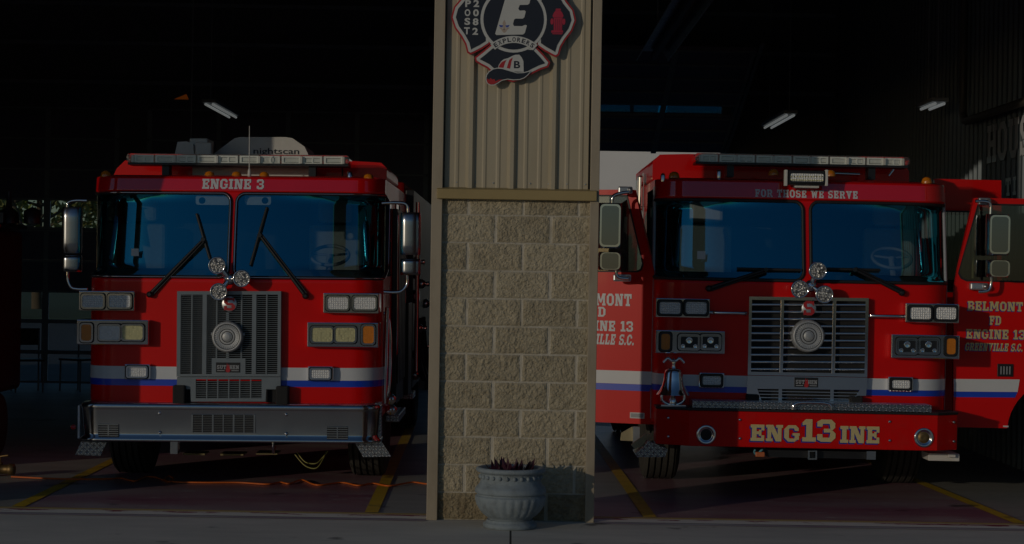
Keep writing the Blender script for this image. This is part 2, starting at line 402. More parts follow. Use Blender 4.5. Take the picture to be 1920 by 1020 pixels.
SL['D'] = (8.6, [_rc(.8,0,3.4,10), _rc(0,0,6.2,1.9), _rc(0,8.1,6.2,10), _rc(6,2.2,8.6,7.8), [(8.6,7.6),(6.2,10),(5.4,8.2),(6,7.2)], [(8.6,2.4),(6,2.8),(5.4,1.8),(6.2,0)]])
SL['B'] = (8.4, [_rc(.8,0,3.4,10), _rc(0,0,6.4,1.9), _rc(0,8.1,6.2,10), _rc(3,4.2,6.4,5.9), [(5.6,5.6),(8,6.4),(8,8.4),(6.2,10),(5.6,9)], [(5.6,1),(6.4,0),(8.4,1.6),(8.4,4),(6.2,5.4),(5.6,4.6)]])
SL['R'] = (9.0, [_rc(.8,0,3.4,10), _rc(0,0,4.2,1.8), _rc(0,8.1,6.2,10), _rc(3,4.0,6.2,5.7), [(5.6,5),(6.4,4.2),(8.2,5.8),(8.2,8.4),(6.2,10),(5.6,9)], [(4.4,4.6),(6.8,4.6),(8.4,1),(6,1)], _rc(6,0,9,1.8)])
SL['T'] = (8.4, [_rc(2.9,0,5.5,10), _rc(1.8,0,6.6,1.8), _rc(0,8.1,8.4,10), _rc(0,6.2,1.7,8.5), _rc(6.7,6.2,8.4,8.5)])
SL['H'] = (9.2, [_rc(.8,0,3.3,10), _rc(5.9,0,8.4,10), _rc(3,4.1,6.2,5.9), _rc(0,0,4.1,1.8), _rc(0,8.2,4.1,10), _rc(5.1,0,9.2,1.8), _rc(5.1,8.2,9.2,10)])
SL['S'] = (7.8, [_rc(1.9,8.1,6,10), _rc(1.9,0,6,1.9), _rc(1.9,4.1,6,5.9), [(0,6.2),(2,4.3),(2.8,5.9),(2.4,8.2),(2,10),(0,8.2)], [(5.6,8.2),(7.4,6.4),(7.4,10),(6,9.6)], [(7.8,3.8),(6,5.8),(5.2,4.2),(5.4,1.8),(6,0),(7.8,1.8)], [(0.2,0),(1.9,0.4),(2.3,1.8),(2,3.6),(0.2,3.6)]])
SL['W'] = (11.6, [[(1,10),(3.6,10),(4.6,0),(2.6,0)], [(8,10),(10.6,10),(9,0),(7,0)], [(4.7,8),(6.9,8),(4.6,0),(2.8,0)], [(4.7,8),(6.9,8),(8.8,0),(7,0)], _rc(0,8.2,4.6,10), _rc(7,8.2,11.6,10)])
SL['V'] = (9.6, [[(1,10),(3.8,10),(5.8,0),(3.9,0)], [(6,10),(8.6,10),(5.7,0),(3.8,0)], _rc(0,8.2,4.4,10), _rc(5.4,8.2,9.6,10)])
SL['L'] = (7.6, [_rc(.8,0,3.4,10), _rc(0,0,7.5,1.9), _rc(0,8.1,4.4,10), _rc(5.8,1.5,7.5,4)])
SL['M'] = (11.4, [_rc(.8,0,2.9,10), _rc(8.3,0,10.6,10), [(1,10),(3.8,10),(6.6,2.4),(4.8,2.4)], [(7.6,10),(10.4,10),(6.6,2.4),(4.8,2.4)], _rc(0,0,3.8,1.7), _rc(7.4,0,11.4,1.7), _rc(0,8.3,2.4,10), _rc(9,8.3,11.4,10)])
SL['U'] = (9.2, [_rc(.9,2,3.4,10), _rc(5.8,2,8.3,10), _rc(2.6,0,6.6,1.9), [(.9,2.6),(2.8,0),(3.8,1.6),(3.4,2.6)], [(8.3,2.6),(5.8,2.6),(5.4,1.6),(6.4,0)], _rc(0,8.2,4.2,10), _rc(5,8.2,9.2,10)])
SL['P'] = (8.4, [_rc(.8,0,3.4,10), _rc(0,0,4.4,1.8), _rc(0,8.1,6.2,10), _rc(3,3.8,6.2,5.6), [(5.6,5),(6.4,4),(8.4,5.8),(8.4,8.2),(6.2,10),(5.6,9)]])
SL['1'] = (5.6, [_rc(1.6,0,4.2,10), _rc(0,0,5.8,1.9), [(0,7.2),(1.8,7.6),(1.8,10),(1.4,10),(0,8.6)]])
SL['3'] = (7.8, [_rc(1.6,8.1,6,10), _rc(1.6,0,6,1.9), _rc(2.8,4.2,6.2,5.9), [(5.2,8.4),(5.6,5.6),(6.4,5.2),(7.6,6.4),(7.6,8.4),(6,10)], [(5.2,1.8),(6,0),(7.8,1.8),(7.8,3.8),(6.4,5.2),(5.6,4.6)], [(0,0.9),(1.8,0),(2.4,1.7),(2.2,3.4),(0,3.4)], [(0,9.1),(0,6.8),(2.2,6.8),(2.4,8.2),(1.8,10)]])
SL['.'] = (2.4, [_rc(0,0,2.4,2.3)])
SL[' '] = (4.0, [])

def put_slab(mb, text, x0, x1, z0, z1, y, mi=0, dep=0.0015, gap=1.1, shear=0.0, tr=None, sizes=None):
    tot = sum(SL[c][0]*(sizes[i] if sizes else 1) for i, c in enumerate(text)) + gap*(len(text)-1)
    k = (x1-x0)/tot; cx = x0; q = 0
    for i, c in enumerate(text):
        w, polys = SL[c]; sz = sizes[i] if sizes else 1.0
        for pl in polys:
            q += 1; pts = []
            ar = sum(pl[a][0]*pl[(a+1) % len(pl)][1] - pl[(a+1) % len(pl)][0]*pl[a][1] for a in range(len(pl)))
            if ar < 0: pl = list(reversed(pl))
            for (a, b) in pl:
                fz = b/10.0*sz
                X = cx + a*sz*k + shear*fz*(z1-z0)
                Z = z0 + fz*(z1-z0) - ((sz-1)*0.12*(z1-z0) if sz > 1 else 0)
                pts.append((X, Z))
            yy = y - 0.00012*(q % 9)
            if tr: vs = [tr(X, Z, -0.00012*(q % 9)) for X, Z in pts]
            else: vs = [(X, yy, Z) for X, Z in pts]
            mb.add(vs, [tuple(range(len(vs)))], mi)
        cx += (w*sz + gap)*k
    return mb
# ================================================================ SETTING
def floor_mat(name, base, alt, rough, amt=0.6, joint=None, scale=1.3, streak=(0.35, 1.6, 1), scuff=(0.30, 0.29, 0.26), scuffamt=0.5):
    m, nt, N, L = nmat(name)
    out = N.new('ShaderNodeOutputMaterial'); b = N.new('ShaderNodeBsdfPrincipled'); L.new(b.outputs[0], out.inputs[0])
    tc = N.new('ShaderNodeTexCoord')
    mp = N.new('ShaderNodeMapping'); mp.inputs['Scale'].default_value = streak; L.new(tc.outputs['Object'], mp.inputs[0])
    n1 = N.new('ShaderNodeTexNoise'); n1.inputs['Scale'].default_value = scale; n1.inputs['Detail'].default_value = 10; n1.inputs['Roughness'].default_value = 0.62
    L.new(mp.outputs[0], n1.inputs['Vector'])
    r1 = N.new('ShaderNodeMapRange'); r1.inputs[1].default_value = 0.38; r1.inputs[2].default_value = 0.64; r1.inputs[4].default_value = amt
    L.new(n1.outputs[0], r1.inputs[0])
    mx = N.new('ShaderNodeMix'); mx.data_type = 'RGBA'; mx.inputs[6].default_value = (*base, 1); mx.inputs[7].default_value = (*alt, 1)
    L.new(r1.outputs[0], mx.inputs[0])
    # scuffs: sparse pale chips
    mp2 = N.new('ShaderNodeMapping'); mp2.inputs['Scale'].default_value = (3.0, 8.0, 1); L.new(tc.outputs['Object'], mp2.inputs[0])
    n2 = N.new('ShaderNodeTexNoise'); n2.inputs['Scale'].default_value = 1.6; n2.inputs['Detail'].default_value = 5
    L.new(mp2.outputs[0], n2.inputs['Vector'])
    r2 = N.new('ShaderNodeMapRange'); r2.inputs[1].default_value = 0.655; r2.inputs[2].default_value = 0.69; r2.inputs[4].default_value = scuffamt
    L.new(n2.outputs[0], r2.inputs[0])
    m2 = N.new('ShaderNodeMix'); m2.data_type = 'RGBA'; m2.inputs[7].default_value = (*scuff, 1)
    L.new(r2.outputs[0], m2.inputs[0]); L.new(mx.outputs[2], m2.inputs[6])
    # oil spots
    n3 = N.new('ShaderNodeTexNoise'); n3.inputs['Scale'].default_value = 2.3; n3.inputs['Detail'].default_value = 4
    L.new(tc.outputs['Object'], n3.inputs['Vector'])
    r3 = N.new('ShaderNodeMapRange'); r3.inputs[1].default_value = 0.64; r3.inputs[2].default_value = 0.72; r3.inputs[4].default_value = 0.75
    L.new(n3.outputs[0], r3.inputs[0])
    m3 = N.new('ShaderNodeMix'); m3.data_type = 'RGBA'; m3.inputs[7].default_value = (0.03, 0.028, 0.026, 1)
    L.new(r3.outputs[0], m3.inputs[0]); L.new(m2.outputs[2], m3.inputs[6])
    col = m3.outputs[2]
    if joint is not None:
        sx = N.new('ShaderNodeSeparateXYZ'); L.new(tc.outputs['Object'], sx.inputs[0])
        a1 = N.new('ShaderNodeMath'); a1.operation = 'SUBTRACT'; a1.inputs[1].default_value = joint; L.new(sx.outputs[0], a1.inputs[0])
        a2 = N.new('ShaderNodeMath'); a2.operation = 'ABSOLUTE'; L.new(a1.outputs[0], a2.inputs[0])
        a3 = N.new('ShaderNodeMath'); a3.operation = 'LESS_THAN'; a3.inputs[1].default_value = 0.007; L.new(a2.outputs[0], a3.inputs[0])
        m4 = N.new('ShaderNodeMix'); m4.data_type = 'RGBA'; m4.inputs[7].default_value = (0.02, 0.018, 0.016, 1)
        L.new(a3.outputs[0], m4.inputs[0]); L.new(col, m4.inputs[6]); col = m4.outputs[2]
    L.new(col, b.inputs['Base Color'])
    rr = N.new('ShaderNodeMapRange'); rr.inputs[3].default_value = rough*0.75; rr.inputs[4].default_value = min(1, rough*1.3)
    L.new(n1.outputs[0], rr.inputs[0]); L.new(rr.outputs[0], b.inputs['Roughness'])
    nb = N.new('ShaderNodeTexNoise'); nb.inputs['Scale'].default_value = 60; nb.inputs['Detail'].default_value = 4; L.new(tc.outputs['Object'], nb.inputs['Vector'])
    bp = N.new('ShaderNodeBump'); bp.inputs['Strength'].default_value = 0.22; bp.inputs['Distance'].default_value = 0.006
    L.new(nb.outputs[0], bp.inputs['Height']); L.new(bp.outputs[0], b.inputs['Normal'])
    return m
FLOORC = floor_mat('bay_concrete', (0.36, 0.36, 0.32), (0.24, 0.24, 0.225), 0.5)
FLOORM = floor_mat('maroon_floor_paint', (0.31, 0.125, 0.175), (0.42, 0.34, 0.33), 0.32, amt=0.85, scale=1.0, scuff=(0.55, 0.50, 0.46), scuffamt=0.9)
APRON = floor_mat('apron_concrete', (0.68, 0.64, 0.55), (0.44, 0.42, 0.365), 0.85, joint=0.02, streak=(0.5, 1.5, 1), scuff=(0.5, 0.5, 0.48), scuffamt=0.3)
YELLOW = floor_mat('yellow_line_paint', (0.66, 0.43, 0.012), (0.46, 0.30, 0.03), 0.55, scale=3, scuff=(0.15, 0.1, 0.06), scuffamt=0.9)

def flake_mat():
    m, nt, N, L = nmat('worn_threshold_paint')
    out = N.new('ShaderNodeOutputMaterial'); b = N.new('ShaderNodeBsdfPrincipled'); L.new(b.outputs[0], out.inputs[0])
    b.inputs['Roughness'].default_value = 0.7
    tc = N.new('ShaderNodeTexCoord'); sx = N.new('ShaderNodeSeparateXYZ'); L.new(tc.outputs['Object'], sx.inputs[0])
    mp = N.new('ShaderNodeMapping'); mp.inputs['Scale'].default_value = (1.6, 5.0, 1); L.new(tc.outputs['Object'], mp.inputs[0])
    n = N.new('ShaderNodeTexNoise'); n.inputs['Scale'].default_value = 1.8; n.inputs['Detail'].default_value = 9; n.inputs['Roughness'].default_value = 0.6
    L.new(mp.outputs[0], n.inputs['Vector'])
    # band centre y ~0.15: red, edges white / yellow
    d = N.new('ShaderNodeMath'); d.operation = 'SUBTRACT'; d.inputs[1].default_value = 0.16; L.new(sx.outputs[1], d.inputs[0])
    ab = N.new('ShaderNodeMath'); ab.operation = 'ABSOLUTE'; L.new(d.outputs[0], ab.inputs[0])
    s1 = N.new('ShaderNodeMath'); s1.operation = 'MULTIPLY'; s1.inputs[1].default_value = 1.5; L.new(ab.outputs[0], s1.inputs[0])
    s2 = N.new('ShaderNodeMath'); s2.operation = 'SUBTRACT'; L.new(n.outputs[0], s2.inputs[0]); L.new(s1.outputs[0], s2.inputs[1])
    r = N.new('ShaderNodeMapRange'); r.inputs[1].default_value = 0.50; r.inputs[2].default_value = 0.53; L.new(s2.outputs[0], r.inputs[0])
    # yellow toward inside
    ry = N.new('ShaderNodeMapRange'); ry.inputs[1].default_value = 0.16; ry.inputs[2].default_value = 0.26; L.new(sx.outputs[1], ry.inputs[0])
    m1 = N.new('ShaderNodeMix'); m1.data_type = 'RGBA'; m1.inputs[6].default_value = (0.84, 0.79, 0.69, 1); m1.inputs[7].default_value = (0.52, 0.36, 0.10, 1); L.new(ry.outputs[0], m1.inputs[0])
    m2 = N.new('ShaderNodeMix'); m2.data_type = 'RGBA'; m2.inputs[7].default_value = (0.30, 0.030, 0.055, 1); L.new(r.outputs[0], m2.inputs[0]); L.new(m1.outputs[2], m2.inputs[6])
    L.new(m2.outputs[2], b.inputs['Base Color'])
    return m
FLAKE = flake_mat()

def sheet(name, pts, mat, kind='structure', z=None):
    mb = MB(); mb.add([(p[0], p[1], z if z is not None else p[2]) for p in pts], [tuple(range(len(pts)))])
    return tag(mb.build(name, mat), kind=kind)

sheet('ground', [(-700, -700, 0), (700, -700, 0), (700, 700, 0), (-700, 700, 0)], GRASS, z=-0.06)
def lot(name, x0, x1, y0, y1, z, mat):
    return sheet(name, [(x0, y0, z), (x1, y0, z), (x1, y1, z), (x0, y1, z)], mat)
ASPH = floor_mat('asphalt', (0.055, 0.055, 0.055), (0.04, 0.04, 0.04), 0.85, scuff=(0.12, 0.12, 0.12))
lot('apron', -32, 30, -26, 0.0, 0.0, APRON)
lot('street', -200, 200, -46, -26.5, -0.03, ASPH)
lot('floor', -13.8, 4.95, 0.0, 15.7, 0.0, FLOORC)
lot('rear_parking', -40, 40, 15.9, 48, -0.03, ASPH)

# painted bay floor and lines (positions read off the floor)
def line_x(pa, pb):
    a = G(*pa); b = G(*pb); k = (b.x-a.x)/(b.y-a.y)
    return lambda Y: a.x + k*(Y-a.y)
LL = line_x((22, 957), (182, 879)); LR = line_x((696, 963), (722, 906))
RL = line_x((1217, 969), (1158, 886)); RR = line_x((1902, 978), (1734, 909))
print('lines', [round(f(0.3), 2) for f in (LL, LR, RL, RR)], [round(f(5), 2) for f in (LL, LR, RL, RR)])
for (a, b) in ((LL, LR), (RL, RR)):
    sheet('painted_floor', [(a(.32), .32), (b(.32), .32), (b(9), 9), (a(9), 9)], FLOORM, z=0.004)
for f in (LL, LR, RL, RR):
    sheet('floor_line', [(f(.32)-.05, .32), (f(.32)+.05, .32), (f(9)+.05, 9), (f(9)-.05, 9)], YELLOW, z=0.008)
lot('threshold', -8.0, -0.60, 0.0, 0.31, 0.006, FLAKE)
lot('threshold', 0.632, 4.85, 0.0, 0.31, 0.006, FLAKE)
LILAC = floor_mat('faded_lilac_edge', (0.36, 0.27, 0.31), (0.5, 0.47, 0.46), 0.8, amt=0.9, scale=3)
lot('threshold_edge', -8.0, -0.60, -0.10, -0.006, 0.004, LILAC)
lot('threshold_edge', 0.632, 4.85, -0.10, -0.006, 0.004, LILAC)

def adopt(mb, name, mat, bevel, root):
    PENDING.clear(); o = mb.build(name, mat, bevel=bevel)
    for q in (PENDING or [o]): q.parent = root; q.matrix_parent_inverse = Matrix.Translation(-root.location)
    PENDING.clear(); return o
# ---------------------------------------------------------------- station shell
station = empty('fire_station', (-2.0, 7.0, 0), 'large dark fire station garage of metal walls around the two fire engines', 'building')
def st(mb, name, mat, bevel=0):
    return adopt(mb, name, mat, bevel, station)
def ribs_x(x0, x1, z0, z1, y, depth, pitch=0.305, base=0.07, top=0.026, flip=1):
    """ribbed sheet running along x, ribs standing out to -y*flip"""
    xs = []; n = int(round((x1-x0)/pitch))
    x = x0
    prof = [(x0, 0)]
    k = math.floor(x0/pitch)
    while True:
        c = k*pitch; k += 1
        if c-base/2 <= x0: continue
        if c+base/2 >= x1: break
        prof += [(c-base/2, 0), (c-top/2, depth), (c+top/2, depth), (c+base/2, 0)]
    prof.append((x1, 0))
    return prof
def corr(mb, prof, z0, z1, along, at, sign):
    vs = []; fs = []
    for (p, h) in prof:
        for z in (z0, z1):
            vs.append((p, at+sign*h, z) if along == 'x' else (at+sign*h, p, z))
    for i in range(len(prof)-1):
        a = 2*i; fs.append((a, a+2, a+3, a+1))
    mb.add(vs, fs)
    return mb
m = MB(); m.box(-5.10, -4.56, 0.0, 0.16, 0, 4.349); st(m, 'door_post', TANPAN)
m = MB(); m.box(-5.80, -5.101, .01, .15, 0, 1.3); st(m, 'shade_block', TANPAN)  # added out of view to keep sun off the left engine's front tyre
m = MB(); m.box(-14, -7.6, 0.0, 0.16, 0, 4.349); st(m, 'front_wall', TANPAN)
m = MB(); m.box(4.86, 6.5, 0.0, 0.16, 0, 6.2); st(m, 'front_wall', TANPAN)
m = MB(); m.box(-14, 4.859, 0.0, 0.16, 4.35, 6.2); st(m, 'header_wall', TANPAN)
m = MB(); m.box(-14, 6.5, 0.0, 15.9, 6.2, 6.35)
for y in (3.2, 6.4, 9.6, 12.8): m.box(-13.8, 4.9, y, y+.12, 5.75, 6.19)
st(m, 'ceiling', CEIL)
m = MB(); corr(m, ribs_x(0.17, 15.6, 0, 6.2, 0, 0.03, pitch=0.2, base=0.06, top=0.03), 0, 6.19, 'y', 4.95, -1)
m.box(4.96, 5.1, 0.165, 15.7, 0, 6.19); sw = st(m, 'side_wall', SIDEW)
m = MB(); m.box(-14, -13.85, 0.165, 15.7, 0, 6.19); st(m, 'side_wall', INWALL)
# rear wall with three door openings
DOORS = [(-10.35, -6.10), (-5.60, -1.35), (-1.07, 3.20)]
m = MB(); xs = [-14, -10.35, -6.10, -5.60, -1.35, -1.07, 3.20, 5.1]
for i in range(0, 8, 2): m.box(xs[i], xs[i+1], 15.7, 15.9, 0, 6.19)
for a, b in DOORS[:2]: m.box(a, b, 15.7, 15.9, 4.12, 6.19)
m.box(-1.07, 3.20, 15.7, 15.9, 3.78, 4.20); m.box(-1.07, 3.20, 15.7, 15.9, 4.95, 6.19)
for x in (-1.07, .35, 1.78): m.box(x, x+.05, 15.7, 15.9, 4.20, 4.95)
st(m, 'rear_wall', INWALL)
m = MB(); m.box(-1.06, 3.19, 15.80, 15.81, 4.205, 4.945); st(m, 'added_blue_window', glass_mat('blue_tint_glass', (0.07, 0.42, 0.62), 1.0))  # added opening that shows blue daylight through the raised door's panes
m = MB()
for z in (4.6, 5.2, 5.8): m.box(-13.8, 4.9, 15.6, 15.69, z, z+.06)
st(m, 'wall_girt', GIRT)
# white stencil lettering on the ribbed wall, running towards the camera
m = MB()
put_slab(m, 'HOUSE', 0, 2.05, 3.03, 3.42, 0, tr=lambda X, Z, e=0: (4.912+e, 5.98-X, Z))
st(m, 'wall_lettering', WHITE); m = MB()
put_slab(m, 'TI', 0, 0.42, 2.66, 2.84, 0, tr=lambda X, Z, e=0: (4.912+e, 5.2-X, Z), gap=3)
st(m, 'wall_lettering', WHITE)

# sectional rear doors
def garage_door(x0, x1, glazed, label):
    root = empty('garage_door', ((x0+x1)/2, 15.75, 0), label, 'garage door')
    w = (x1-x0)/2; sec = 4.2/8.6; n = 9
    pan = MB(); gl = MB(); fr = MB()
    st_x = [-w + i*(2*w)/4 for i in range(5)]
    for k in range(n):
        z0 = k*.472+.005; z1 = z0+.4715
        if k in glazed:
            for i in range(4):
                a, b = st_x[i], st_x[i+1]
                fr.plate([[(a, z0), (b, z0), (b, z1), (a, z1)], [(a+.05, z0+.03), (a+.05, z1-.03), (b-.05, z1-.03), (b-.05, z0+.03)]], -.05, -.01)
                gl.box(a+.05, b-.05, -.035, -.028, z0+.03, z1-.03)
        else:
            pan.box(-w, w, -.045, -.01, z0, z1)
            fr.box(-w, w, -.062, -.046, z1-.035, z1-.012)
            for x in st_x: fr.box(x-.035, x+.035, -.068, -.0465, z0, z1-.04)
    pan.build('door_panel', DOORP, root); fr.build('door_stile', GIRT, root)
    if gl.v: gl.build('window_pane', PANEG, root)
    return root
garage_door(-10.35, -6.10, (0, 1, 2, 5), 'closed rear garage door with glazed rows, daylight and trees showing through it')
garage_door(-5.60, -1.35, (), 'closed dark rear garage door behind the engine in the left bay')
# the raised door of the right bay: sloping up under the roof towards the camera
root = empty('garage_door', (1.065, 15.6, 3.74), 'raised overhead door hanging open above the back of the right bay', 'garage door')
w = 2.13; sl = math.atan2(1.12, 4.0); n = 8; L8 = 4.15/n
pan = MB(); fr = MB(); gl = MB()
def pt(x, t, h): return (x, -t*math.cos(sl)+h*math.sin(sl)*-1, t*math.sin(sl)-h*math.cos(sl))
def slab(mb, xa, xb, ta, tb, ha, hb):
    vs = [pt(x, t, h) for h in (ha, hb) for x, t in ((xa, ta), (xb, ta), (xb, tb), (xa, tb))]
    mb.add(vs, [(0, 1, 2, 3), (7, 6, 5, 4), (0, 4, 5, 1), (1, 5, 6, 2), (2, 6, 7, 3), (3, 7, 4, 0)])
for k in range(n):
    ta, tb = k*L8+.008, (k+1)*L8-.008
    if k == 3:
        slab(fr, -w, w, ta, ta+.05, 0, .045); slab(fr, -w, w, tb-.05, tb, 0, .045)
        for i in range(4):
            a = -w+i*w/2; slab(gl, a+.06, a+w/2-.06, ta+.06, tb-.06, .015, .022)
    else:
        slab(pan, -w, w, ta, tb, 0, .045)
        slab(fr, -w, w, tb-.045, tb-.01, .047, .065)
    for i in range(5):
        x = -w+i*w/2; slab(fr, max(-w, x-.04), min(w, x+.04), ta, tb-.05, .047, .072)
pan.build('door_panel', DOORP, root); fr.build('door_stile', GIRT, root); gl.build('window_pane', SGLASS, root)
m = MB()
for x in (-w-.06, w+.06): m.tube([pt(x, -.1, .02), pt(x, 4.3, .02)], .028, 8)
m.build('track', GIRT, root)

# tube heater, lamps, pipes ---------------------------------------------------
root = empty('tube_heater', (1.66, 4.0, 4.42), 'long dark reflector hood of a tube heater under the right bay ceiling', 'heater')
m = MB(); prof = [(-.19, 0), (-.12, .11), (.12, .11), (.19, 0)]
vs = [(x, y, z) for x, z in prof for y in (0, 5.4)]
m.add(vs, [(2*i, 2*i+2, 2*i+3, 2*i+1) for i in range(3)])
for x in (-.19, .19): m.tube([(x, 0, 0), (x, 5.4, 0)], .009, 6)
m.build('reflector_hood', ALU, root)
m = MB(); m.tube([(0.02, 0, .045), (0.02, 5.3, .045)], .05, 12); m.build('burner_tube', BLACK, root)
m = MB()
for y in (.8, 4.6): m.tube([(0, y, .11), (0, y, 1.32)], .006, 6)
m.build('hanger_rod', GIRT, root)

def lamp(x, y0, y1, z, label, roll=0):
    root = empty('strip_light', (x, y0, z), label, 'ceiling lamp', 'strip lights inside the station')
    m = MB(); m.box(-.09, .09, 0, y1-y0, .035, .075); m.build('lamp_tray', GIRT, root)
    for dx in (-.048, .048):
        t = MB(); t.tube([(dx, .03, .012), (dx, y1-y0-.03, .012)], .016, 10); t.build('lamp_tube', TUBE, root)
    h = MB()
    for y in (.15, y1-y0-.15): h.tube([(0, y, .075), (0, y, 6.19-z)], .006, 6)
    h.build('hanger_rod', GIRT, root)
lamp(-3.98, 11.1, 13.3, 3.93, 'lit twin tube strip light hanging above the engine in the left bay')
lamp(3.62, 11.3, 13.6, 3.93, 'lit twin tube strip light hanging above the middle of the right bay')
lamp(4.62, 6.9, 7.7, 3.72, 'short lit strip light high near the ribbed side wall on the right')

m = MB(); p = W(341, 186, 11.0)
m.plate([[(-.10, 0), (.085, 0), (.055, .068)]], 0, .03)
o = m.build('glow_marker', pm('glowing_orange_marker', (0.6, 0.15, 0.01), 0.4, emit=(1.0, 0.22, 0.01), estr=0.14)); o.location = p  # orange marker, not a known lamp; its glow is added emission
tag(o, 'small orange triangular marker with added glow hanging in the dark left bay', 'lamp')
a = W(358, 258, 11.0); m = MB(); m.tube([(0, 0, -.0), (0, 0, 6.19-a.z)], .008, 6); m.tube([(0, 0, 0), (0, .0, -.08)], .02, 8)
o = m.build('pull_cable', GIRT); o.location = a; tag(o, 'thin dark pull cable hanging from the left bay ceiling', 'cable')

m = MB(); X = 4.83; yb = 6.75
pts = smooth_path([(X, yb, 6.19), (X, yb, 4.6), (X, yb, 3.72), (X, yb-.04, 3.58), (X, yb-.16, 3.52), (X, yb-.6, 3.52), (X, 3.2, 3.52)], 6)
m.tube(pts, .042, 10)
o = m.build('drain_pipe', pm('grey_pipe', (0.10, 0.09, 0.075), 0.5)); tag(o, 'grey pipe bending round an elbow on the ribbed side wall', 'pipe')

# ---------------------------------------------------------------- pillar between the bays
pillar = empty('bay_pillar', (0.02, 0.05, 0), 'tan pillar of rough split blocks and ribbed metal between the two bays', 'pillar')
def pl(mb, name, mat, bevel=0):
    return adopt(mb, name, mat, bevel, pillar)
XL, XR, ZT = -0.518, 0.562, 2.36
rowh = 0.2035
def block_height(x, z):
    r = int(z//rowh); lz = z-r*rowh
    off = -.328 if r % 2 == 1 else -.126
    kx = (x-off)/.4045; bi = math.floor(kx); lx = (kx-bi)*.4045
    e = 0.0075 + 0.004*noise.noise(Vector((x*9, z*9, 3)))
    d = min(lx, .4045-lx)*1.0; dz = min(lz, rowh-lz)
    # bottom joint sits at the block base; vertical joints slightly wider
    mort = d < e+.002 or dz < e*.55
    if mort: return 0.0, 1
    ed = min((d-e)/.022, (dz-e*.5)/.018, 1.0)
    seed = bi*7.3 + r*3.1
    h = .011 + .006*noise.noise(Vector((x*13+seed, z*13, seed))) + .007*noise.noise(Vector((x*38+seed, z*44, seed))) + .006*noise.noise(Vector((x*80, z*85, seed)))
    return max(.002, h)*(.35+.65*ed), (4 if r == 0 else (0, 2, 3, 0, 2)[int(abs(math.sin(bi*12.9+r*78.2))*5) % 5])
nx, nz = 200, 430
m = MB(); vs = []; mort = []
for j in range(nz+1):
    for i in range(nx+1):
        x = XL+(XR-XL)*i/nx; z = ZT*j/nz
        h, q = block_height(x, z); vs.append((x, 0.03-h, z)); mort.append(q)
fa, fb = [], []
for j in range(nz):
    for i in range(nx):
        a = j*(nx+1)+i; f = (a, a+1, a+nx+2, a+nx+1)
        q = [mort[k] for k in f]
        fa.append((f, 1 if q.count(1) >= 2 else next(k for k in q if k != 1)))
m.add(vs, [f for f, k in fa], 0, False); m.m = [k for f, k in fa]
m.box(XL, XR, .035, .12, 0, ZT, 1)
pl(m, 'block_wall', [BLOCK, MORTAR, BLOCK2, BLOCK3, BLOCK4])
m = MB(); m.box(-.597, XL, -.028, .125, 0.0, 4.9); pl(m, 'corner_trim', TANTRIM, .004)
m = MB(); m.box(XR, .628, -.028, .125, 0.0, 4.9); pl(m, 'corner_trim', TANTRIM, .004)
m = MB()
x0 = W(963, 300, 0).x
prof = [(XL+.012, 0)]
for k in (-1, 0, 1):
    c = x0+k*.3035-.012
    for dx, h in ((-.036, 0), (-.013, .034), (.013, .034), (.034, 0)): prof.append((c+dx, h))
    if k < 2:
        for mc in (c+.1015, c+.203):
            for dx, h in ((-.018, 0), (-.008, .006), (.008, .006), (.018, 0)): prof.append((mc+dx, h))
first = [(x0-2*.3035-.012+q+dx, h) for q in (.1015, .203) for dx, h in ((-.018, 0), (-.008, .006), (.008, .006), (.018, 0))]
prof = [(XL+.012, 0)] + [p for p in first if p[0] > XL+.02] + [p for p in prof[1:] if p[0] < XR-.02] + [(XR-.016, 0)]
corr(m, prof, 2.425, 4.9, 'x', .028, -1)
m.box(XL, XR, .09, .12, 2.365, 4.9)
pl(m, 'ribbed_panel', TANPAN)
m = MB()
for k in range(8):
    x = XL+.1+k*.135; m.lathe([(.006, 0), (.006, .004), (.0, .006)], (x, .026, 2.475), 'y', 8)
pl(m, 'panel_screw', GIRT)
m = MB(); a = W(819, 363, -.05); b = W(1119, 366, -.05)
m.box(a.x, b.x, -.062, .028, 2.352, 2.424)
m.add([(a.x, -.062, 2.424), (b.x, -.062, 2.424), (b.x, .028, 2.44), (a.x, .028, 2.44)], [(0, 1, 2, 3)])
pl(m, 'ledge_flashing', GOLDTRIM, .004)

# ---------------------------------------------------------------- emblem sign
c = W(963, 37, -.03); S = 1/256.0
sign = empty('emblem_sign', (c.x, -.012, c.z), 'red and navy cross shaped explorer post sign with hydrant and helmet', 'sign')
lobeL = [(-43, 46), (-58, 56), (-73, 64), (-80, 67), (-86, 63), (-90, 48), (-98, 34), (-110, 18), (-117, -2), (-112, -22), (-99, -38), (-91, -52), (-86, -66), (-80, -70), (-73, -66), (-58, -57), (-43, -46)]
lobeB = [(-41, 46), (-57, 60), (-72, 72), (-70, 80), (-60, 86), (-48, 92), (-38, 101), (-20, 112), (0, 117), (20, 111), (38, 100), (52, 93), (66, 88), (70, 79), (57, 64), (41, 48)]
lobeR = [(-x, y+2) for x, y in lobeL]; lobeT = [(x, -y) for x, y in lobeB]
def sc(poly, k, cx=None, cy=None):
    if cx is None:
        cx = sum(p[0] for p in poly)/len(poly); cy = sum(p[1] for p in poly)/len(poly)
    return [(cx+(x-cx)*k, cy+(y-cy)*k) for x, y in poly]
def xz(poly, s=S): return [(x*s, -y*s) for x, y in poly]
def circ(r, n=48, cx=0, cy=0): return [(cx+r*math.cos(2*PI*i/n), cy+r*math.sin(2*PI*i/n)) for i in range(n)]
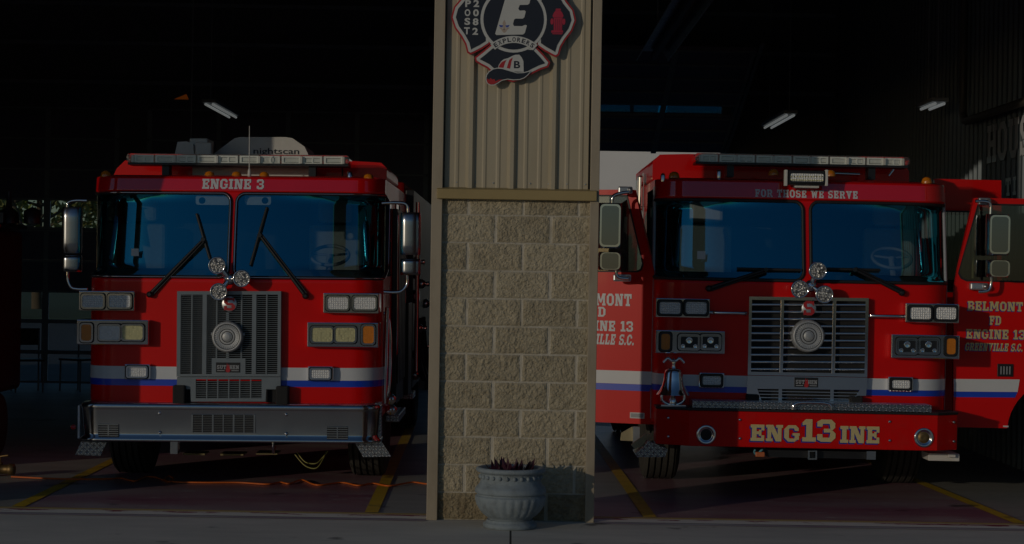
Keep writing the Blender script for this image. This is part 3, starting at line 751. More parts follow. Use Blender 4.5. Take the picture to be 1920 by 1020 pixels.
def inset(poly, d):
    n = len(poly); out = []
    ar = sum(poly[i][0]*poly[(i+1) % n][1]-poly[(i+1) % n][0]*poly[i][1] for i in range(n)); sg = 1 if ar > 0 else -1
    for i in range(n):
        p0, p1, p2 = Vector(poly[i-1]), Vector(poly[i]), Vector(poly[(i+1) % n])
        e1 = (p1-p0).normalized(); e2 = (p2-p1).normalized()
        n1 = Vector((-e1.y, e1.x))*sg; n2 = Vector((-e2.y, e2.x))*sg
        b = (n1+n2); b = b.normalized() if b.length > 1e-6 else n1
        k = d/max(.45, b.dot(n1)); q = p1+b*k; out.append((q.x, q.y))
    return out
m = MB()
for lb in (lobeL, lobeR, lobeB, lobeT): m.plate([xz(lb)], -.030, -.010)
m.plate([xz(circ(60))], -.0295, -.011); m.build('sign_board', SIGNR, sign)
m = MB()
for lb in (lobeL, lobeR, lobeB, lobeT): m.plate([xz(inset(lb, 3.2))], -.034, -.0302)
m.plate([xz(circ(62))], -.0375, -.0345)
m.build('white_border', SIGNW, sign)
m = MB()
for lb in (lobeL, lobeR, lobeB, lobeT): m.plate([xz(inset(lb, 8.6))], -.0368, -.0342)
m.plate([xz(circ(56.5))], -.040, -.0377); m.build('navy_field', NAVY, sign)
m = MB()
E = [(-34, 27.5), (-31.5, 30), (18, 28), (21.5, 25), (25, 11), (22, 10), (16, 12.5), (1, 12.5), (-1, 9), (1, 0.5), (4, -1.5), (17, -1.5), (20, -4), (22.5, -15), (20, -17), (11, -16.5), (8.5, -20), (11, -27), (26, -27.5), (29, -30), (32, -43), (29, -46), (-12, -46), (-15, -43)]
m.plate([xz(E)], -.0425, -.0402)
# arched banner
def arc(r0, r1, a0, a1, cx, cy, n=24):
    o = [(cx+r1*math.sin(R(a0+(a1-a0)*i/n)), cy-r1*math.cos(R(a0+(a1-a0)*i/n))) for i in range(n+1)]
    i_ = [(cx+r0*math.sin(R(a1-(a1-a0)*i/n)), cy-r0*math.cos(R(a1-(a1-a0)*i/n))) for i in range(n+1)]
    return o+i_
m.plate([xz(arc(54, 67, -41, 41, 1.5, 98))], -.0425, -.0402)
# lettering on the left lobe
for ch, px, py in (('P', 877.6, 8.5), ('O', 876.8, 25.6), ('S', 876.8, 42), ('T', 876.2, 59.5), ('2', 893, 8.2), ('0', 892.6, 25.6), ('8', 892.2, 42.4), ('2', 891.8, 60.2)):
    x, y = px-963, py-37
    put_sans(m, ch, (x-5.4)*S, (x+5.2)*S, -(y+6.8)*S, -(y-6.4)*S, -.0372, bold=.035)
m.build('white_lettering', SIGNW, sign)
m = MB(); vsx = 'EXPLORERS'
for i, ch in enumerate(vsx):
    a = R(-34.5+i*69/8.0); cx, cy, rr = 1.5, 98, 56.2
    def tr(X, Z, a=a, cx=cx, cy=cy, rr=rr):
        px = cx+(rr+Z)*math.sin(a)+X*math.cos(a); py = cy-(rr+Z)*math.cos(a)+X*math.sin(a)
        return (px*S, -.0428, -py*S)
    put_sans(m, ch, -3.3, 3.3, 0, 8.4, 0, bold=.03, tr=tr)
m.build('banner_lettering', NAVY, sign)
# hydrant
m = MB(); hx = lambda x, y: ((830+x/5.667-963), (y/5.667-37))
hy = [[(1178, 185), (1272, 185), (1268, 320), (1180, 320)], [(1155, 320), (1280, 318), (1280, 345), (1265, 360), (1170, 360), (1155, 345)], [(1165, 165), (1180, 130), (1200, 105), (1245, 105), (1268, 130), (1282, 165), (1275, 182), (1172, 182)], [(1195, 103), (1200, 88), (1250, 88), (1255, 103)]]
for p in hy: m.plate([xz([hx(*q) for q in p])], -.0392, -.0370)
for cx in (1160, 1286): m.plate([xz([hx(cx+16*math.cos(t*PI/8), 225+34*math.sin(t*PI/8)) for t in range(16)])], -.0392, -.0370)
m.build('hydrant_picture', SIGNP, sign)
m = MB()
for x in (1195, 1215, 1235, 1255): m.plate([xz([hx(x, 200), hx(x+4, 200), hx(x+4, 315), hx(x, 315)])], -.0396, -.0393)
m.plate([xz([hx(1150, 345), hx(1285, 340), hx(1285, 346), hx(1150, 351)])], -.0396, -.0393); m.build('hydrant_groove', NAVY, sign)
# helmet
crown = [(598, 725), (605, 695), (630, 655), (660, 632), (700, 622), (740, 600), (775, 585), (820, 582), (845, 610), (865, 650), (870, 765), (740, 760)]
brim = [(468, 830), (475, 800), (500, 765), (545, 735), (590, 725), (640, 728), (720, 750), (800, 772), (870, 768), (935, 750), (940, 770), (915, 800), (880, 830), (830, 850), (760, 855), (700, 848), (640, 862), (600, 890), (560, 912), (520, 915), (485, 895), (468, 860)]
m = MB(); m.plate([xz([hx(*p) for p in crown])], -.0415, -.0370); m.plate([xz([hx(*p) for p in brim])], -.0445, -.0416); m.build('helmet_outline', SIGNW, sign)
m = MB(); m.plate([xz(inset([hx(*p) for p in brim], 1.6))], -.0462, -.0447)
put_sans(m, 'B', hx(765, 0)[0]*S, hx(832, 0)[0]*S, -hx(0, 728)[1]*S, -hx(0, 650)[1]*S, -.0419, bold=.03)
m.build('helmet_brim', NAVY, sign)
m = MB()
for p in ([(603, 722), (612, 695), (638, 662), (685, 640), (668, 680), (655, 725)], [(690, 727), (700, 690), (715, 640), (752, 612), (738, 660), (725, 733)]):
    m.plate([xz([hx(*q) for q in p])], -.0424, -.0417)
m.plate([xz([hx(*q) for q in [(480, 865), (485, 840), (505, 855), (520, 835), (540, 852), (560, 845), (572, 870), (610, 852), (650, 848), (600, 875), (560, 900), (520, 905), (490, 890)]])], -.0468, -.0463)
m.build('helmet_panel', SIGNR, sign)
# small fleur badge on the E
m = MB()
for p in ([(655, 215), (672, 250), (668, 300), (655, 330), (642, 300), (638, 250)], [(600, 300), (625, 320), (640, 345), (655, 355), (675, 345), (690, 320), (715, 300), (690, 300), (655, 315), (620, 300)]):
    m.plate([xz([hx(*q) for q in p])], -.0432, -.0426)
m.build('fleur_badge', pm('fleur_tan', (0.42, 0.33, 0.27), .5), sign)
m = MB()
for p in ([(598, 270), (645, 275), (635, 298), (612, 295)], [(712, 270), (668, 275), (676, 298), (698, 295)]): m.plate([xz([hx(*q) for q in p])], -.0437, -.0433)
m.build('fleur_wing', pm('fleur_blue', (0.06, 0.09, 0.35), .5), sign)

# ---------------------------------------------------------------- urn and plant
uc = G(957, 989); uy = -0.36
ux = W(957, 940, uy).x; us = F/(uy+DP)
urn = empty('garden_urn', (ux, uy, 0), 'grey blue concrete garden urn with fluted bowl standing before the block pillar', 'planter')
def uz(py): return HC-(py-510.2)/us
k = 1/us
prof_foot = [(46*k, 0.0), (50*k, .004), (51*k, .030), (47*k, .040), (44*k, .052), (44*k, .060)]
m = MB(); m.lathe(prof_foot, (0, 0, 0), 'z', 48); m.build('foot', URN, urn)
def flute(a, h):
    t = max(0, min(1, (h-.075)/.03))*max(0, min(1, (.235-h)/.03))
    return 1 + .028*t*abs(math.sin(a*13))
prof = [(40*k, .058), (42*k, .072), (48*k, .09), (56*k, .125), (62*k, .165), (65*k, .205), (66*k, .225), (63*k, .235), (62*k, .242), (66*k, .25), (67*k, .262), (66*k, .285), (60*k, .31), (57.5*k, .325), (56*k, .36), (56*k, .385), (58*k, .393)]
# resample finer
pr2 = []
for i in range(len(prof)-1):
    for t in range(4): pr2.append((prof[i][0]+(prof[i+1][0]-prof[i][0])*t/4, prof[i][1]+(prof[i+1][1]-prof[i][1])*t/4))
pr2.append(prof[-1])
m = MB(); m.lathe(pr2, (0, 0, 0), 'z', 156, wob=flute); m.build('bowl', URN, urn)
rim = [(57*k, .392), (63*k, .398), (65.5*k, .41), (65*k, .425), (61*k, .432), (54*k, .430), (50*k, .405), (48*k, .38)]
m = MB(); m.lathe(rim, (0, 0, 0), 'z', 64); m.build('rim', URN, urn)
m = MB()
for i in range(26):
    a = 2*PI*i/26; q = .232
    m.lathe([(0, -.016), (.010, -.012), (.015, 0), (.010, .012), (0, .016)], (56.8*k*math.cos(a), 56.8*k*math.sin(a), .365), 'z', 10)
m.build('bead', URN, urn)
pot = empty('potted_plant', (ux, uy, .375), 'low dark purple leaved plant growing in the garden urn', 'plant')
m = MB(); m.lathe([(0, .012), (.1, .01), (.188, 0), (.19, -.03), (0, -.03)], (0, 0, 0), 'z', 24); m.build('soil', SOIL, pot)
m = MB(); rnd = random.Random(4)
for i in range(95):
    a = rnd.uniform(0, 2*PI); r0 = .15*math.sqrt(rnd.random()); l = rnd.uniform(.05, .115); w_ = rnd.uniform(.008, .016)
    ta = a+rnd.uniform(-.9, .9); out = rnd.uniform(.2, .9)
    d = Vector((math.cos(ta), math.sin(ta), 0)); sd = Vector((-d.y, d.x, 0)); b0 = Vector((r0*math.cos(a), r0*math.sin(a), .0))
    pts = [b0+d*(l*out*t)+Vector((0, 0, l*(t*1.25-.45*t*t*out))) for t in (0, .35, .7, 1.0)]
    ww = [w_*.4, w_, w_*.75, .001]
    vs = []
    for p, q in zip(pts, ww): vs += [p-sd*q, p+Vector((0, 0, -.35*q)), p+sd*q]
    m.add(vs, [f for j in range(3) for f in ((3*j, 3*j+1, 3*j+4, 3*j+3), (3*j+1, 3*j+2, 3*j+5, 3*j+4))], 0, True)
m.build('foliage', LEAFP, pot)

# ---------------------------------------------------------------- cord, hose fitting
cp = [(21, 897), (85, 900), (141, 901.5), (205, 901), (226, 899.5), (252, 905), (273, 897), (295, 899), (316, 907), (325, 902.5), (316, 898.5), (309, 903), (329, 906.6), (384, 908), (448, 908), (500, 911), (525, 907.5), (542, 910), (566, 903), (594, 912.6), (641, 908), (671, 913.5), (700, 909.6), (730, 914), (773, 907.5), (803, 910.5), (850, 909)]
pts = []
for i, (x, y) in enumerate(cp):
    g = G(x, y); pts.append((g.x, g.y, .014+(.012 if i in (9, 10) else 0)))
m = MB(); m.tube(smooth_path(pts, 7), .0075, 8)
tag(m.build('extension_cord', CORD), 'orange extension cord wriggling across the floor of the left bay', 'cord')
g = G(4, 893)
root = empty('hose_fitting', (g.x, g.y, 0), 'small brass hose fitting lying at the left edge of the bay floor', 'hose fitting')
m = MB(); m.lathe([(.05, -.12), (.055, -.1), (.055, -.05), (.04, -.04), (.04, .05), (.05, .06), (.05, .1), (.035, .11)], (0, 0, .06), 'x', 20); m.build('coupling', BRASS, root)
m = MB(); m.tube([(-.02, 0, .09), (-.02, 0, .17), (.05, 0, .18)], .011, 8); m.lathe([(.02, 0), (.028, .01), (.02, .02)], (-.02, 0, .1), 'z', 12); m.build('valve_lever', BRASS, root)

# ---------------------------------------------------------------- things at the back of the left bay
root = empty('equipment_trailer', (-5.75, 3.6, 0), 'dark red equipment trailer with upright rails half hidden in the shade at far left', 'trailer')
m = MB(); m.box(-1.05, 1.03, .02, .95, .62, 2.14); m.build('body', MAROONV, root, .05)
m = MB(); m.box(-1.10, 1.08, -.12, .0, .50, .60); m.build('step_bar', STEEL, root, .02)
m = MB(); m.box(-1.08, 1.06, -.03, .98, 2.145, 2.20); m.build('lid', STEEL, root, .02)
m = MB()
for x in (.98, .90, .80): m.tube([(x, .0, 1.28), (x, -.04, 1.32), (x, -.04, 1.86), (x, .0, 1.9)], .016, 8)
m.build('grab_rail', BRASS, root)
for x in (-.85, .85):
    m = MB(); m.lathe([(.15, -.1), (.28, -.1), (.31, -.07), (.31, .07), (.28, .1), (.15, .1)], (x, .5, .31), 'x', 28); m.build('wheel', TYRE, root)
m = MB(); m.box(.55, 1.0, .3, .8, 2.205, 2.30); m.lathe([(.10, 0), (.09, .10), (.03, .15), (.02, .30)], (1.0, .5, 2.205), 'z', 12); m.lathe([(.08, 0), (.08, .12), (.0, .16)], (1.22, .5, 2.205), 'z', 12); m.build('pump_gear', BLACK, root)
def chair(x, y, rz, label):
    root = empty('metal_chair', (x, y, 0), label, 'chair'); root.rotation_euler.z = rz
    m = MB(); m.box(-.21, .21, -.21, .21, .44, .47); m.build('seat', BLACK, root, .01)
    m = MB(); m.box(-.2, .2, .19, .215, .66, .9); m.build('backrest', BLACK, root, .01)
    for sx in (-.19, .19):
        for sy, h in ((-.19, .44), (.2, .88)):
            m = MB(); m.tube([(sx, sy, 0), (sx*.98, sy*.98, h)], .013, 8); m.build('leg', GIRT, root)
chair(-6.9, 13.6, .4, 'dark metal chair by the glazed rear door, the left one')
chair(-6.25, 14.0, -.5, 'dark metal chair beside the other chair at the rear door, partly behind the mirror')

# ---------------------------------------------------------------- beyond the back doors
def tree(x, y, h, crown_r, leaf, label, seed):
    rnd = random.Random(seed)
    root = empty('broadleaf_tree', (x, y, -.06), label, 'tree', 'trees behind the station')
    m = MB(); top = h*.62
    pts = [(0, 0, 0), (.1*rnd.uniform(-1, 1), 0, top*.35), (.3*rnd.uniform(-1, 1), .1, top*.7), (.4*rnd.uniform(-1, 1), .2, top)]
    m.tube(smooth_path(pts, 4), .2, 8, rs=[.24-.16*i/12 for i in range(13)])
    tips = []
    for i in range(9):
        a = rnd.uniform(0, 2*PI); z0 = rnd.uniform(.18, .62)*h; l = rnd.uniform(.5, 1)*crown_r
        e = Vector((l*math.cos(a), l*math.sin(a), z0+rnd.uniform(.1, .3)*h)); tips.append(e)
        m.tube(smooth_path([(0.1, 0, z0), (e.x*.5, e.y*.5, z0+(e.z-z0)*.35), e], 4), .06, 6, rs=[.08-.06*j/8 for j in range(9)])
    m.build('trunk', BARK, root)
    f = MB(); cl = []
    for i in range(34):
        e = rnd.choice(tips); cl.append((e+Vector((rnd.gauss(0, .3), rnd.gauss(0, .3), rnd.gauss(0, .45)))*crown_r*.5, rnd.uniform(.16, .34)*crown_r))
    for c_, r_ in cl:
        for i in range(150):
            d = Vector((rnd.gauss(0, 1), rnd.gauss(0, 1), rnd.gauss(0, .8))).normalized()*r_*rnd.random()**.4
            p = c_+d; s_ = rnd.uniform(.09, .2)
            u_ = Vector((rnd.gauss(0, 1), rnd.gauss(0, 1), rnd.gauss(0, 1))).normalized(); w2 = u_.orthogonal().normalized()
            f.add([p-u_*s_, p+w2*s_*.5, p+u_*s_, p-w2*s_*.5], [(0, 1, 2, 3)])
    f.build('crown', leaf, root)
tree(-22.5, 58, 7.0, 3.6, LEAF1, 'leafy green tree seen through the rear door glass, leftmost behind the station', 1)
tree(-17.8, 55, 7.5, 3.6, LEAF2, 'olive tree with pale branches seen through the rear door glass beside the mirror', 2)
tree(-20.0, 68, 9.5, 4.2, LEAF2, 'taller olive tree standing between and behind the other two trees', 3)
root = empty('sky_standin_building', (12, 76, -.06), 'pale long building added for the bright sky beyond the open rear door', 'building')
m = MB(); m.box(-14, 16, 0, 12, 4.35, 9.5); m.box(-14, 16, .5, 12, 0, 4.35); m.build('wall', FARWALL, root)  # made-up building; its white wall stands in for bright sky
m = MB(); m.box(-14.2, 16.2, -.5, -.002, 4.15, 4.5); m.build('awning', FARTRIM, root)
m = MB()
for i in range(9): m.box(-13+i*3.2, -10.4+i*3.2, .44, .498, .9, 3.6)
m.build('window', BLACK, root)
# ================================================================ FIRE ENGINES
class Engine:
    def __init__(s, cpx, cpy, yface, th, label, hw=1.215, Rr=0.27):
        u, v = uv(cpx, cpy); sc = F/(yface+DP)
        s.c = Vector((u/sc, yface, 0)); s.th = th; s.hw = hw; s.Rr = Rr; s.sag = 0.03; s.cpx = cpx
        s.root = empty('fire_engine', s.c, label, 'fire engine', 'fire engines parked in the bays')
        s.root.rotation_euler.y = th
        s.fo = [(0, 0), (9, 0)]
    def P(s, px, py, yl=0.0):
        w_ = W(px, py, s.c.y+yl) - Vector((s.c.x, s.c.y, 0))
        c, n = math.cos(s.th), math.sin(s.th)
        return Vector((w_.x*c - w_.z*n, yl, w_.x*n + w_.z*c))
    def zc(s, py, yl=0.0, px=None): return s.P(px if px is not None else s.cpx, py, yl).z
    def FO(s, z):
        f = s.fo
        for i in range(len(f)-1):
            if z <= f[i+1][0]:
                t = (z-f[i][0])/(f[i+1][0]-f[i][0]); t = max(0, min(1, t)); return f[i][1]+t*(f[i+1][1]-f[i][1])
        return f[-1][1]
    def RZ(s, z):
        if not getattr(s, 'wz', None): return s.Rr
        z0, z1 = s.wz; t = min((z-z0)/.10, (z1-z)/.07); t = max(0.0, min(1.0, t)); t = t*t*(3-2*t)
        return s.Rr+(.56-s.Rr)*t
    def surf(s, a, z, off=0.0, hwz=None):
        fo = s.FO(z); hw = s.hw; rr = s.RZ(z); Lf = hw-rr; La = rr*PI/2; q = abs(a); sg = 1 if a >= 0 else -1
        A0 = hw-s.Rr+s.Rr*PI/2
        q = q*(Lf+La)/A0 if q <= A0 else Lf+La+(q-A0)
        if q <= Lf: x, y = q, fo+s.sag*(q/Lf)**2; nx, ny = 0.03*q/Lf, -1
        elif q <= Lf+La:
            t = (q-Lf)/rr; x = Lf+rr*math.sin(t); y = fo+s.sag+rr*(1-math.cos(t)); nx, ny = math.sin(t), -math.cos(t)
        else: x = hw; y = fo+s.sag+rr+q-Lf-La; nx, ny = 1, 0
        return Vector((sg*(x+nx*off), y+ny*off, z))
    def a_of(s, x):
        Lf = s.hw-s.Rr; q = abs(x); sg = 1 if x >= 0 else -1
        if q <= Lf: return x
        return sg*(Lf + s.Rr*math.asin(min(1, (q-Lf)/s.Rr)))
    def fbox(s, mb, x0, y0, x1, y1, yf, yb, mi=0):
        a = s.P(x0, y0, yf); b = s.P(x1, y1, yf); mb.box(a.x, b.x, yf, yb, b.z, a.z, mi); return mb
    def fpoly(s, mb, loops, yf, yb, mi=0):
        mb.plate([[(q.x, q.z) for q in (s.P(px, py, yf) for px, py in l)] for l in loops], yf, yb, mi); return mb
    def part(s, mb, name, mat, parent=None, bevel=0, seg=2):
        return mb.build(name, mat, parent or s.root, bevel, seg)
    # ---------------------------------------------------------- the cab shell
    def shell(s, zlow, zbelt, zglass, zbrow, ztop, panes, length, sidecuts):
        s.panes = panes
        zs = [zlow, zlow+.3, zbelt-.25, zbelt-.08]
        nwin = 40
        zs += [zbelt-.04+(zglass+.06-(zbelt-.04))*i/nwin for i in range(nwin+1)]
        zs += [zglass+.09, zbrow-.05, zbrow-.02, zbrow]
        zs = sorted(set(round(z, 4) for z in zs+[f[0] for f in s.fo if zlow < f[0] < zbrow]))
        Lf = s.hw-s.Rr; La = s.Rr*PI/2; A = Lf+La
        half = [A*i/66 for i in range(67)] + [A+.06+(length-.06)*i/40 for i in range(41)]
        aa = [-x for x in reversed(half[1:])]+half
        vs = [s.surf(a, z) for z in zs for a in aa]; n = len(aa); fs = []
        def inside(a, z, p, g=0.0):
            a0, a1, z0, z1, r = p
            if not (a0 < a < a1 and z0 < z < z1): return False
            for ca, cz in ((a0+r, z0+r), (a1-r, z0+r), (a0+r, z1-r), (a1-r, z1-r)):
                if (a < a0+r and ca == a0+r or a > a1-r and ca == a1-r) and (z < z0+r and cz == z0+r or z > z1-r and cz == z1-r):
                    return (a-ca)**2+(z-cz)**2 < r*r
            return True
        for j in range(len(zs)-1):
            for i in range(n-1):
                am = (aa[i]+aa[i+1])/2; zm = (zs[j]+zs[j+1])/2
                if any(inside(am, zm, p) for p in panes): continue
                if abs(am) > A:
                    y = s.surf(am, zm).y
                    if any((am > 0) == (sd > 0) and y0 < y < y1 and z0 < zm < z1 for sd, y0, y1, z0, z1 in sidecuts): continue
                k = j*n+i; fs.append((k, k+1, k+n+1, k+n))
        m = MB(); m.add(vs, fs, 0, True)
        # roof: rounded edge then flat
        ring = [s.surf(a, zbrow) for a in aa]
        r2 = [Vector((p.x*.97, p.y+.06, ztop)) for p in ring]; cen = Vector((0, length*.5, ztop+.03))
        o = len(ring); m.add(ring+r2, [(i, i+1, o+i+1, o+i) for i in range(o-1)], 0, True)
        m.add(r2+[cen], [(i, i+1, o) for i in range(o-1)]+[(o-1, 0, o)], 0, False)
        for i, f in enumerate(m.f):
            zz = [m.v[k][2] for k in f]; yy = [m.v[k][1] for k in f]
            if min(zz) > zglass+.01 and max(yy) < .5: m.m[i] = 1
        ob = s.part(m, 'cab_body', [RED, REDG])
        # rear wall and inside
        m = MB(); yb = s.surf(aa[-1], zlow).y
        m.box(-s.hw+.02, s.hw-.02, yb-.05, yb, zlow, zbrow)
        m.box(-s.hw+.03, s.hw-.03, .45, yb-.06, zlow+.1, zlow+.16)
        m.box(-s.hw+.03, s.hw-.03, .35, yb-.06, zbrow-.06, zbrow-.03)
        m.box(-.36, .36, .5, 2.2, zlow+.17, zbelt-.1)
        m.box(-s.hw+.3, s.hw-.3, 1.75, 1.85, zlow+.2, zbrow-.35)
        s.part(m, 'cab_interior', DASH)
        return ob
    def glass(s, p):
        a0, a1, z0, z1, r = p; nz, na = 24, 40
        vs = []
        for j in range(nz+1):
            z = z0+(z1-z0)*j/nz; d = 0
            if z < z0+r: t = z0+r-z; d = r-math.sqrt(max(0, r*r-t*t))
            elif z > z1-r: t = z-(z1-r); d = r-math.sqrt(max(0, r*r-t*t))
            for i in range(na+1): vs.append(s.surf(a0+d+(a1-a0-2*d)*i/na, z, .004))
        m = MB(); m.add(vs, [(j*(na+1)+i, j*(na+1)+i+1, (j+1)*(na+1)+i+1, (j+1)*(na+1)+i) for j in range(nz) for i in range(na)], 0, True)
        g = s.part(m, 'windscreen', WGLASS)
        out = []
        for (x, z) in rrect(a0, a1, z0, z1, r, 8): out.append((x, z))
        dense = []
        for i in range(len(out)):
            p0, p1 = out[i], out[(i+1) % len(out)]; L_ = math.hypot(p1[0]-p0[0], p1[1]-p0[1]); k = max(1, int(L_/.05))
            for t in range(k): dense.append((p0[0]+(p1[0]-p0[0])*t/k, p0[1]+(p1[1]-p0[1])*t/k))
        m = MB(); m.tube([s.surf(x, z, .004) for x, z in dense], .0155, 8, closed=True); s.part(m, 'gasket', RUBBER, g)
        return g, dense
    def band(s, z0, z1, mat, name, amax, off=.004, amin=None):
        n = 120; amin = -amax if amin is None else amin
        vs = []
        for i in range(n+1):
            a = amin+(amax-amin)*i/n
            vs += [s.surf(a, z0, off), s.surf(a, z1, off)]
        m = MB(); m.add(vs, [(2*i, 2*i+2, 2*i+3, 2*i+1) for i in range(n)], 0, True)
        return s.part(m, name, mat)
    # ---------------------------------------------------------- small parts
    def fixture(s, name, box, lenses, yf=-.075, yb=.22, mat=None):
        m = MB(); s.fbox(m, *box, yf, yb); h = s.part(m, name, mat or CHROME, bevel=.008)
        for bx, lm, nm in lenses:
            a = s.P(bx[0], bx[1], yf); b = s.P(bx[2], bx[3], yf); r = min(.03, (a.z-b.z)*.22)
            m = MB(); m.plate([rrect(a.x, b.x, b.z, a.z, r, 4), list(reversed(rrect(a.x+.014, b.x-.014, b.z+.014, a.z-.014, r*.7, 4)))], yf-.018, yf-.0005)
            s.part(m, 'lens_rim', CHROME if nm != 'dark' else BLACK, h, bevel=.004)
            m = MB(); m.plate([rrect(a.x-.007, b.x+.007, b.z-.007, a.z+.007, r, 4)], yf-.004, yf-.0003); s.part(m, 'lens_recess', VOID, h)
            m = MB(); m.plate([rrect(a.x+.010, b.x-.010, b.z+.010, a.z-.010, r*.8, 4)], yf-.012, yf-.001)
            s.part(m, 'lens', lm, h, bevel=.006)
        return h
    def leds(s, h, boxes, yf=-.075):
        for bx in boxes:
            a = s.P(bx[0], bx[1], yf); b = s.P(bx[2], bx[3], yf); w_ = b.x-a.x; hh = a.z-b.z
            m = MB()
            for fx, fz, r in ((.5, .62, .20), (.2, .22, .13), (.8, .22, .13)):
                m.lathe([(r*hh*1.15, 0), (r*hh*1.2, .006), (r*hh*.95, .007), (r*hh*.3, .002), (0, .002)], (a.x+fx*w_, yf-.012, b.z+fz*hh), 'y', 16)
            m.plate([rrect(a.x+.006, b.x-.006, b.z+.006, a.z-.006, .012, 3), list(reversed(rrect(a.x+.014, b.x-.014, b.z+.014, a.z-.014, .008, 3)))], yf-.019, yf-.0125)
            s.part(m, 'headlamp_bulb', CHROME, h)
    def siren(s, px, py, r, yf=-.10):
        c_ = s.P(px, py, yf)
        m = MB(); m.lathe([(r*.96, -.09), (r, -.085), (r, .0), (r*.95, .02), (r*.86, .026), (r*.80, .018), (r*.60, .030), (r*.50, .018), (r*.44, .026), (r*.34, .016), (r*.26, .024), (r*.12, .026), (0, .026)], (c_.x, yf, c_.z), 'y', 48)
        m.tube([(c_.x-r*1.08, yf+.03, c_.z+.02), (c_.x-r*.97, yf+.03, c_.z+.02)], .014, 8); m.tube([(c_.x+r*.97, yf+.03, c_.z+.02), (c_.x+r*1.08, yf+.03, c_.z+.02)], .014, 8)
        sr = s.part(m, 'siren_speaker', SIRM)
        m = MB()
        for k in range(28):
            a = 2*PI*k/28; m.box(-.002, .002, -.0005, .0005, 0, 0.001)
        m = MB()
        for k in range(36):
            a = 2*PI*k/36
            m.tube([(c_.x+r*.62*math.cos(a), yf-.029, c_.z+r*.62*math.sin(a)), (c_.x+r*.79*math.cos(a), yf-.021, c_.z+r*.79*math.sin(a))], .0022, 5)
        s.part(m, 'siren_rib', BRUSH, sr)
        m = MB()
        for q, yy in ((.80, .019), (.50, .020), (.34, .019)): m.tube([(c_.x+r*q*math.cos(2*PI*i/40), yf-yy, c_.z+r*q*math.sin(2*PI*i/40)) for i in range(40)], .0035, 6, closed=True)
        s.part(m, 'siren_groove', VOID, sr)
    def pods(s, pts, hub, yf=-.16, r=.068):
        hc = s.P(*hub, yf+.08)
        m = MB(); m.lathe([(.0, -.0), (.045, .0), (.05, .05), (.03, .075), (0, .08)], (hc.x, -.02, hc.z), 'y', 20)
        for p in pts:
            c_ = s.P(*p, yf); m.tube([(hc.x, -.07, hc.z), (c_.x, yf+.06, c_.z)], .022, 10)
        base = s.part(m, 'light_bracket', CHROME)
        for p in pts:
            c_ = s.P(*p, yf)
            m = MB(); m.lathe([(.02, -.10), (r*.6, -.09), (r*.98, -.03), (r*1.05, .0), (r*1.02, .014), (r*.9, .016), (r*.88, .004)], (c_.x, yf, c_.z), 'y', 32)
            sp = s.part(m, 'spot_lamp', CHROME)
            m = MB(); m.lathe([(r*.9, .005), (r*.5, .012), (0, .014)], (c_.x, yf, c_.z), 'y', 32); s.part(m, 'lens', PODL, sp)
    def wiper(s, pivot, elbow, b0, b1, yp=-.03, ye=.05, y0=.05, y1=.03):
        def on(px, d):
            y = .06
            for _ in range(4): q = s.P(*px, y); y = s.surf(q.x, q.z).y-d
            return s.P(*px, y)
        a = on(pivot, .025); e = on(elbow, .06); p0 = on(b0, .026); p1 = on(b1, .026); yp = a.y
        m = MB(); m.lathe([(.026, -.03), (.026, .02), (.012, .03)], (a.x, yp, a.z), 'y', 14); m.tube([a, a.lerp(e, .3), e], .013, 8, rs=[.018, .016, .011])
        d = Vector((e.z-a.z, 0, -(e.x-a.x))).normalized()*.022
        m.tube([a+d, e+d*.8], .008, 6); m.tube([e-Vector((0, .02, 0)), e+Vector((0, .01, 0))], .018, 8)
        w_ = s.part(m, 'wiper_arm', BLACK)
        m = MB(); m.tube([p0, (p0+p1)/2-Vector((0, .012, 0)), p1], .014, 6); s.part(m, 'wiper_blade', RUBBER, w_)
    def mirror(s, hx0, hy0, hx1, hy1, ly0, ly1, top, bot, yl, glass=False):
        """top / bot: bracket paths in pixels"""
        m = MB()
        for pth in (top, bot):
            m.tube(smooth_path([s.P(*p, yl+.06) for p in pth], 6), .014, 8)
        arm = s.part(m, 'mirror_arm', CHROME)
        for (a_, b_) in ((hy0, hy1), (ly0, ly1)):
            A = s.P(hx0, a_, yl); B = s.P(hx1, b_, yl); w_ = abs(B.x-A.x)/2; h_ = abs(A.z-B.z)/2; cx = (A.x+B.x)/2; cz = (A.z+B.z)/2
            m = MB(); vs = []; n = 28; lev = 9
            for j in range(lev+1):
                t = -1+2*j/lev; kk = (1-abs(t)**6)**(1/3.0)*.30+.70 if abs(t) < 1 else .70
                for i in range(n):
                    a = 2*PI*i/n; ca, sa = math.cos(a), math.sin(a)
                    ex = math.copysign(abs(ca)**.55, ca); ey = math.copysign(abs(sa)**.75, sa)
                    yy = ey*.085*(kk if ey < 0 else .5)
                    vs.append((cx+ex*w_*(kk*.15+.85), yl+.05+yy, cz+t*h_))
            fs = [(j*n+i, j*n+(i+1) % n, (j+1)*n+(i+1) % n, (j+1)*n+i) for j in range(lev) for i in range(n)]
            m.add(vs, fs, 0, True); m.add(vs[:n], [tuple(reversed(range(n)))]); m.add(vs[-n:], [tuple(range(n))])
            hs = s.part(m, 'mirror_housing', MIRH)
            if glass:
                m = MB(); m.plate([rrect(cx-w_*.72, cx+w_*.72, cz-h_*.86, cz+h_*.86, .03, 4)], yl-.052, yl-.044); s.part(m, 'mirror_glass', MIRG, hs, bevel=.004)
                m = MB(); m.plate([rrect(cx-w_*.86, cx+w_*.86, cz-h_*.94, cz+h_*.94, .035, 4), list(reversed(rrect(cx-w_*.72, cx+w_*.72, cz-h_*.86, cz+h_*.86, .03, 4)))], yl-.056, yl-.03); s.part(m, 'mirror_rim', CHROME, hs, bevel=.004)
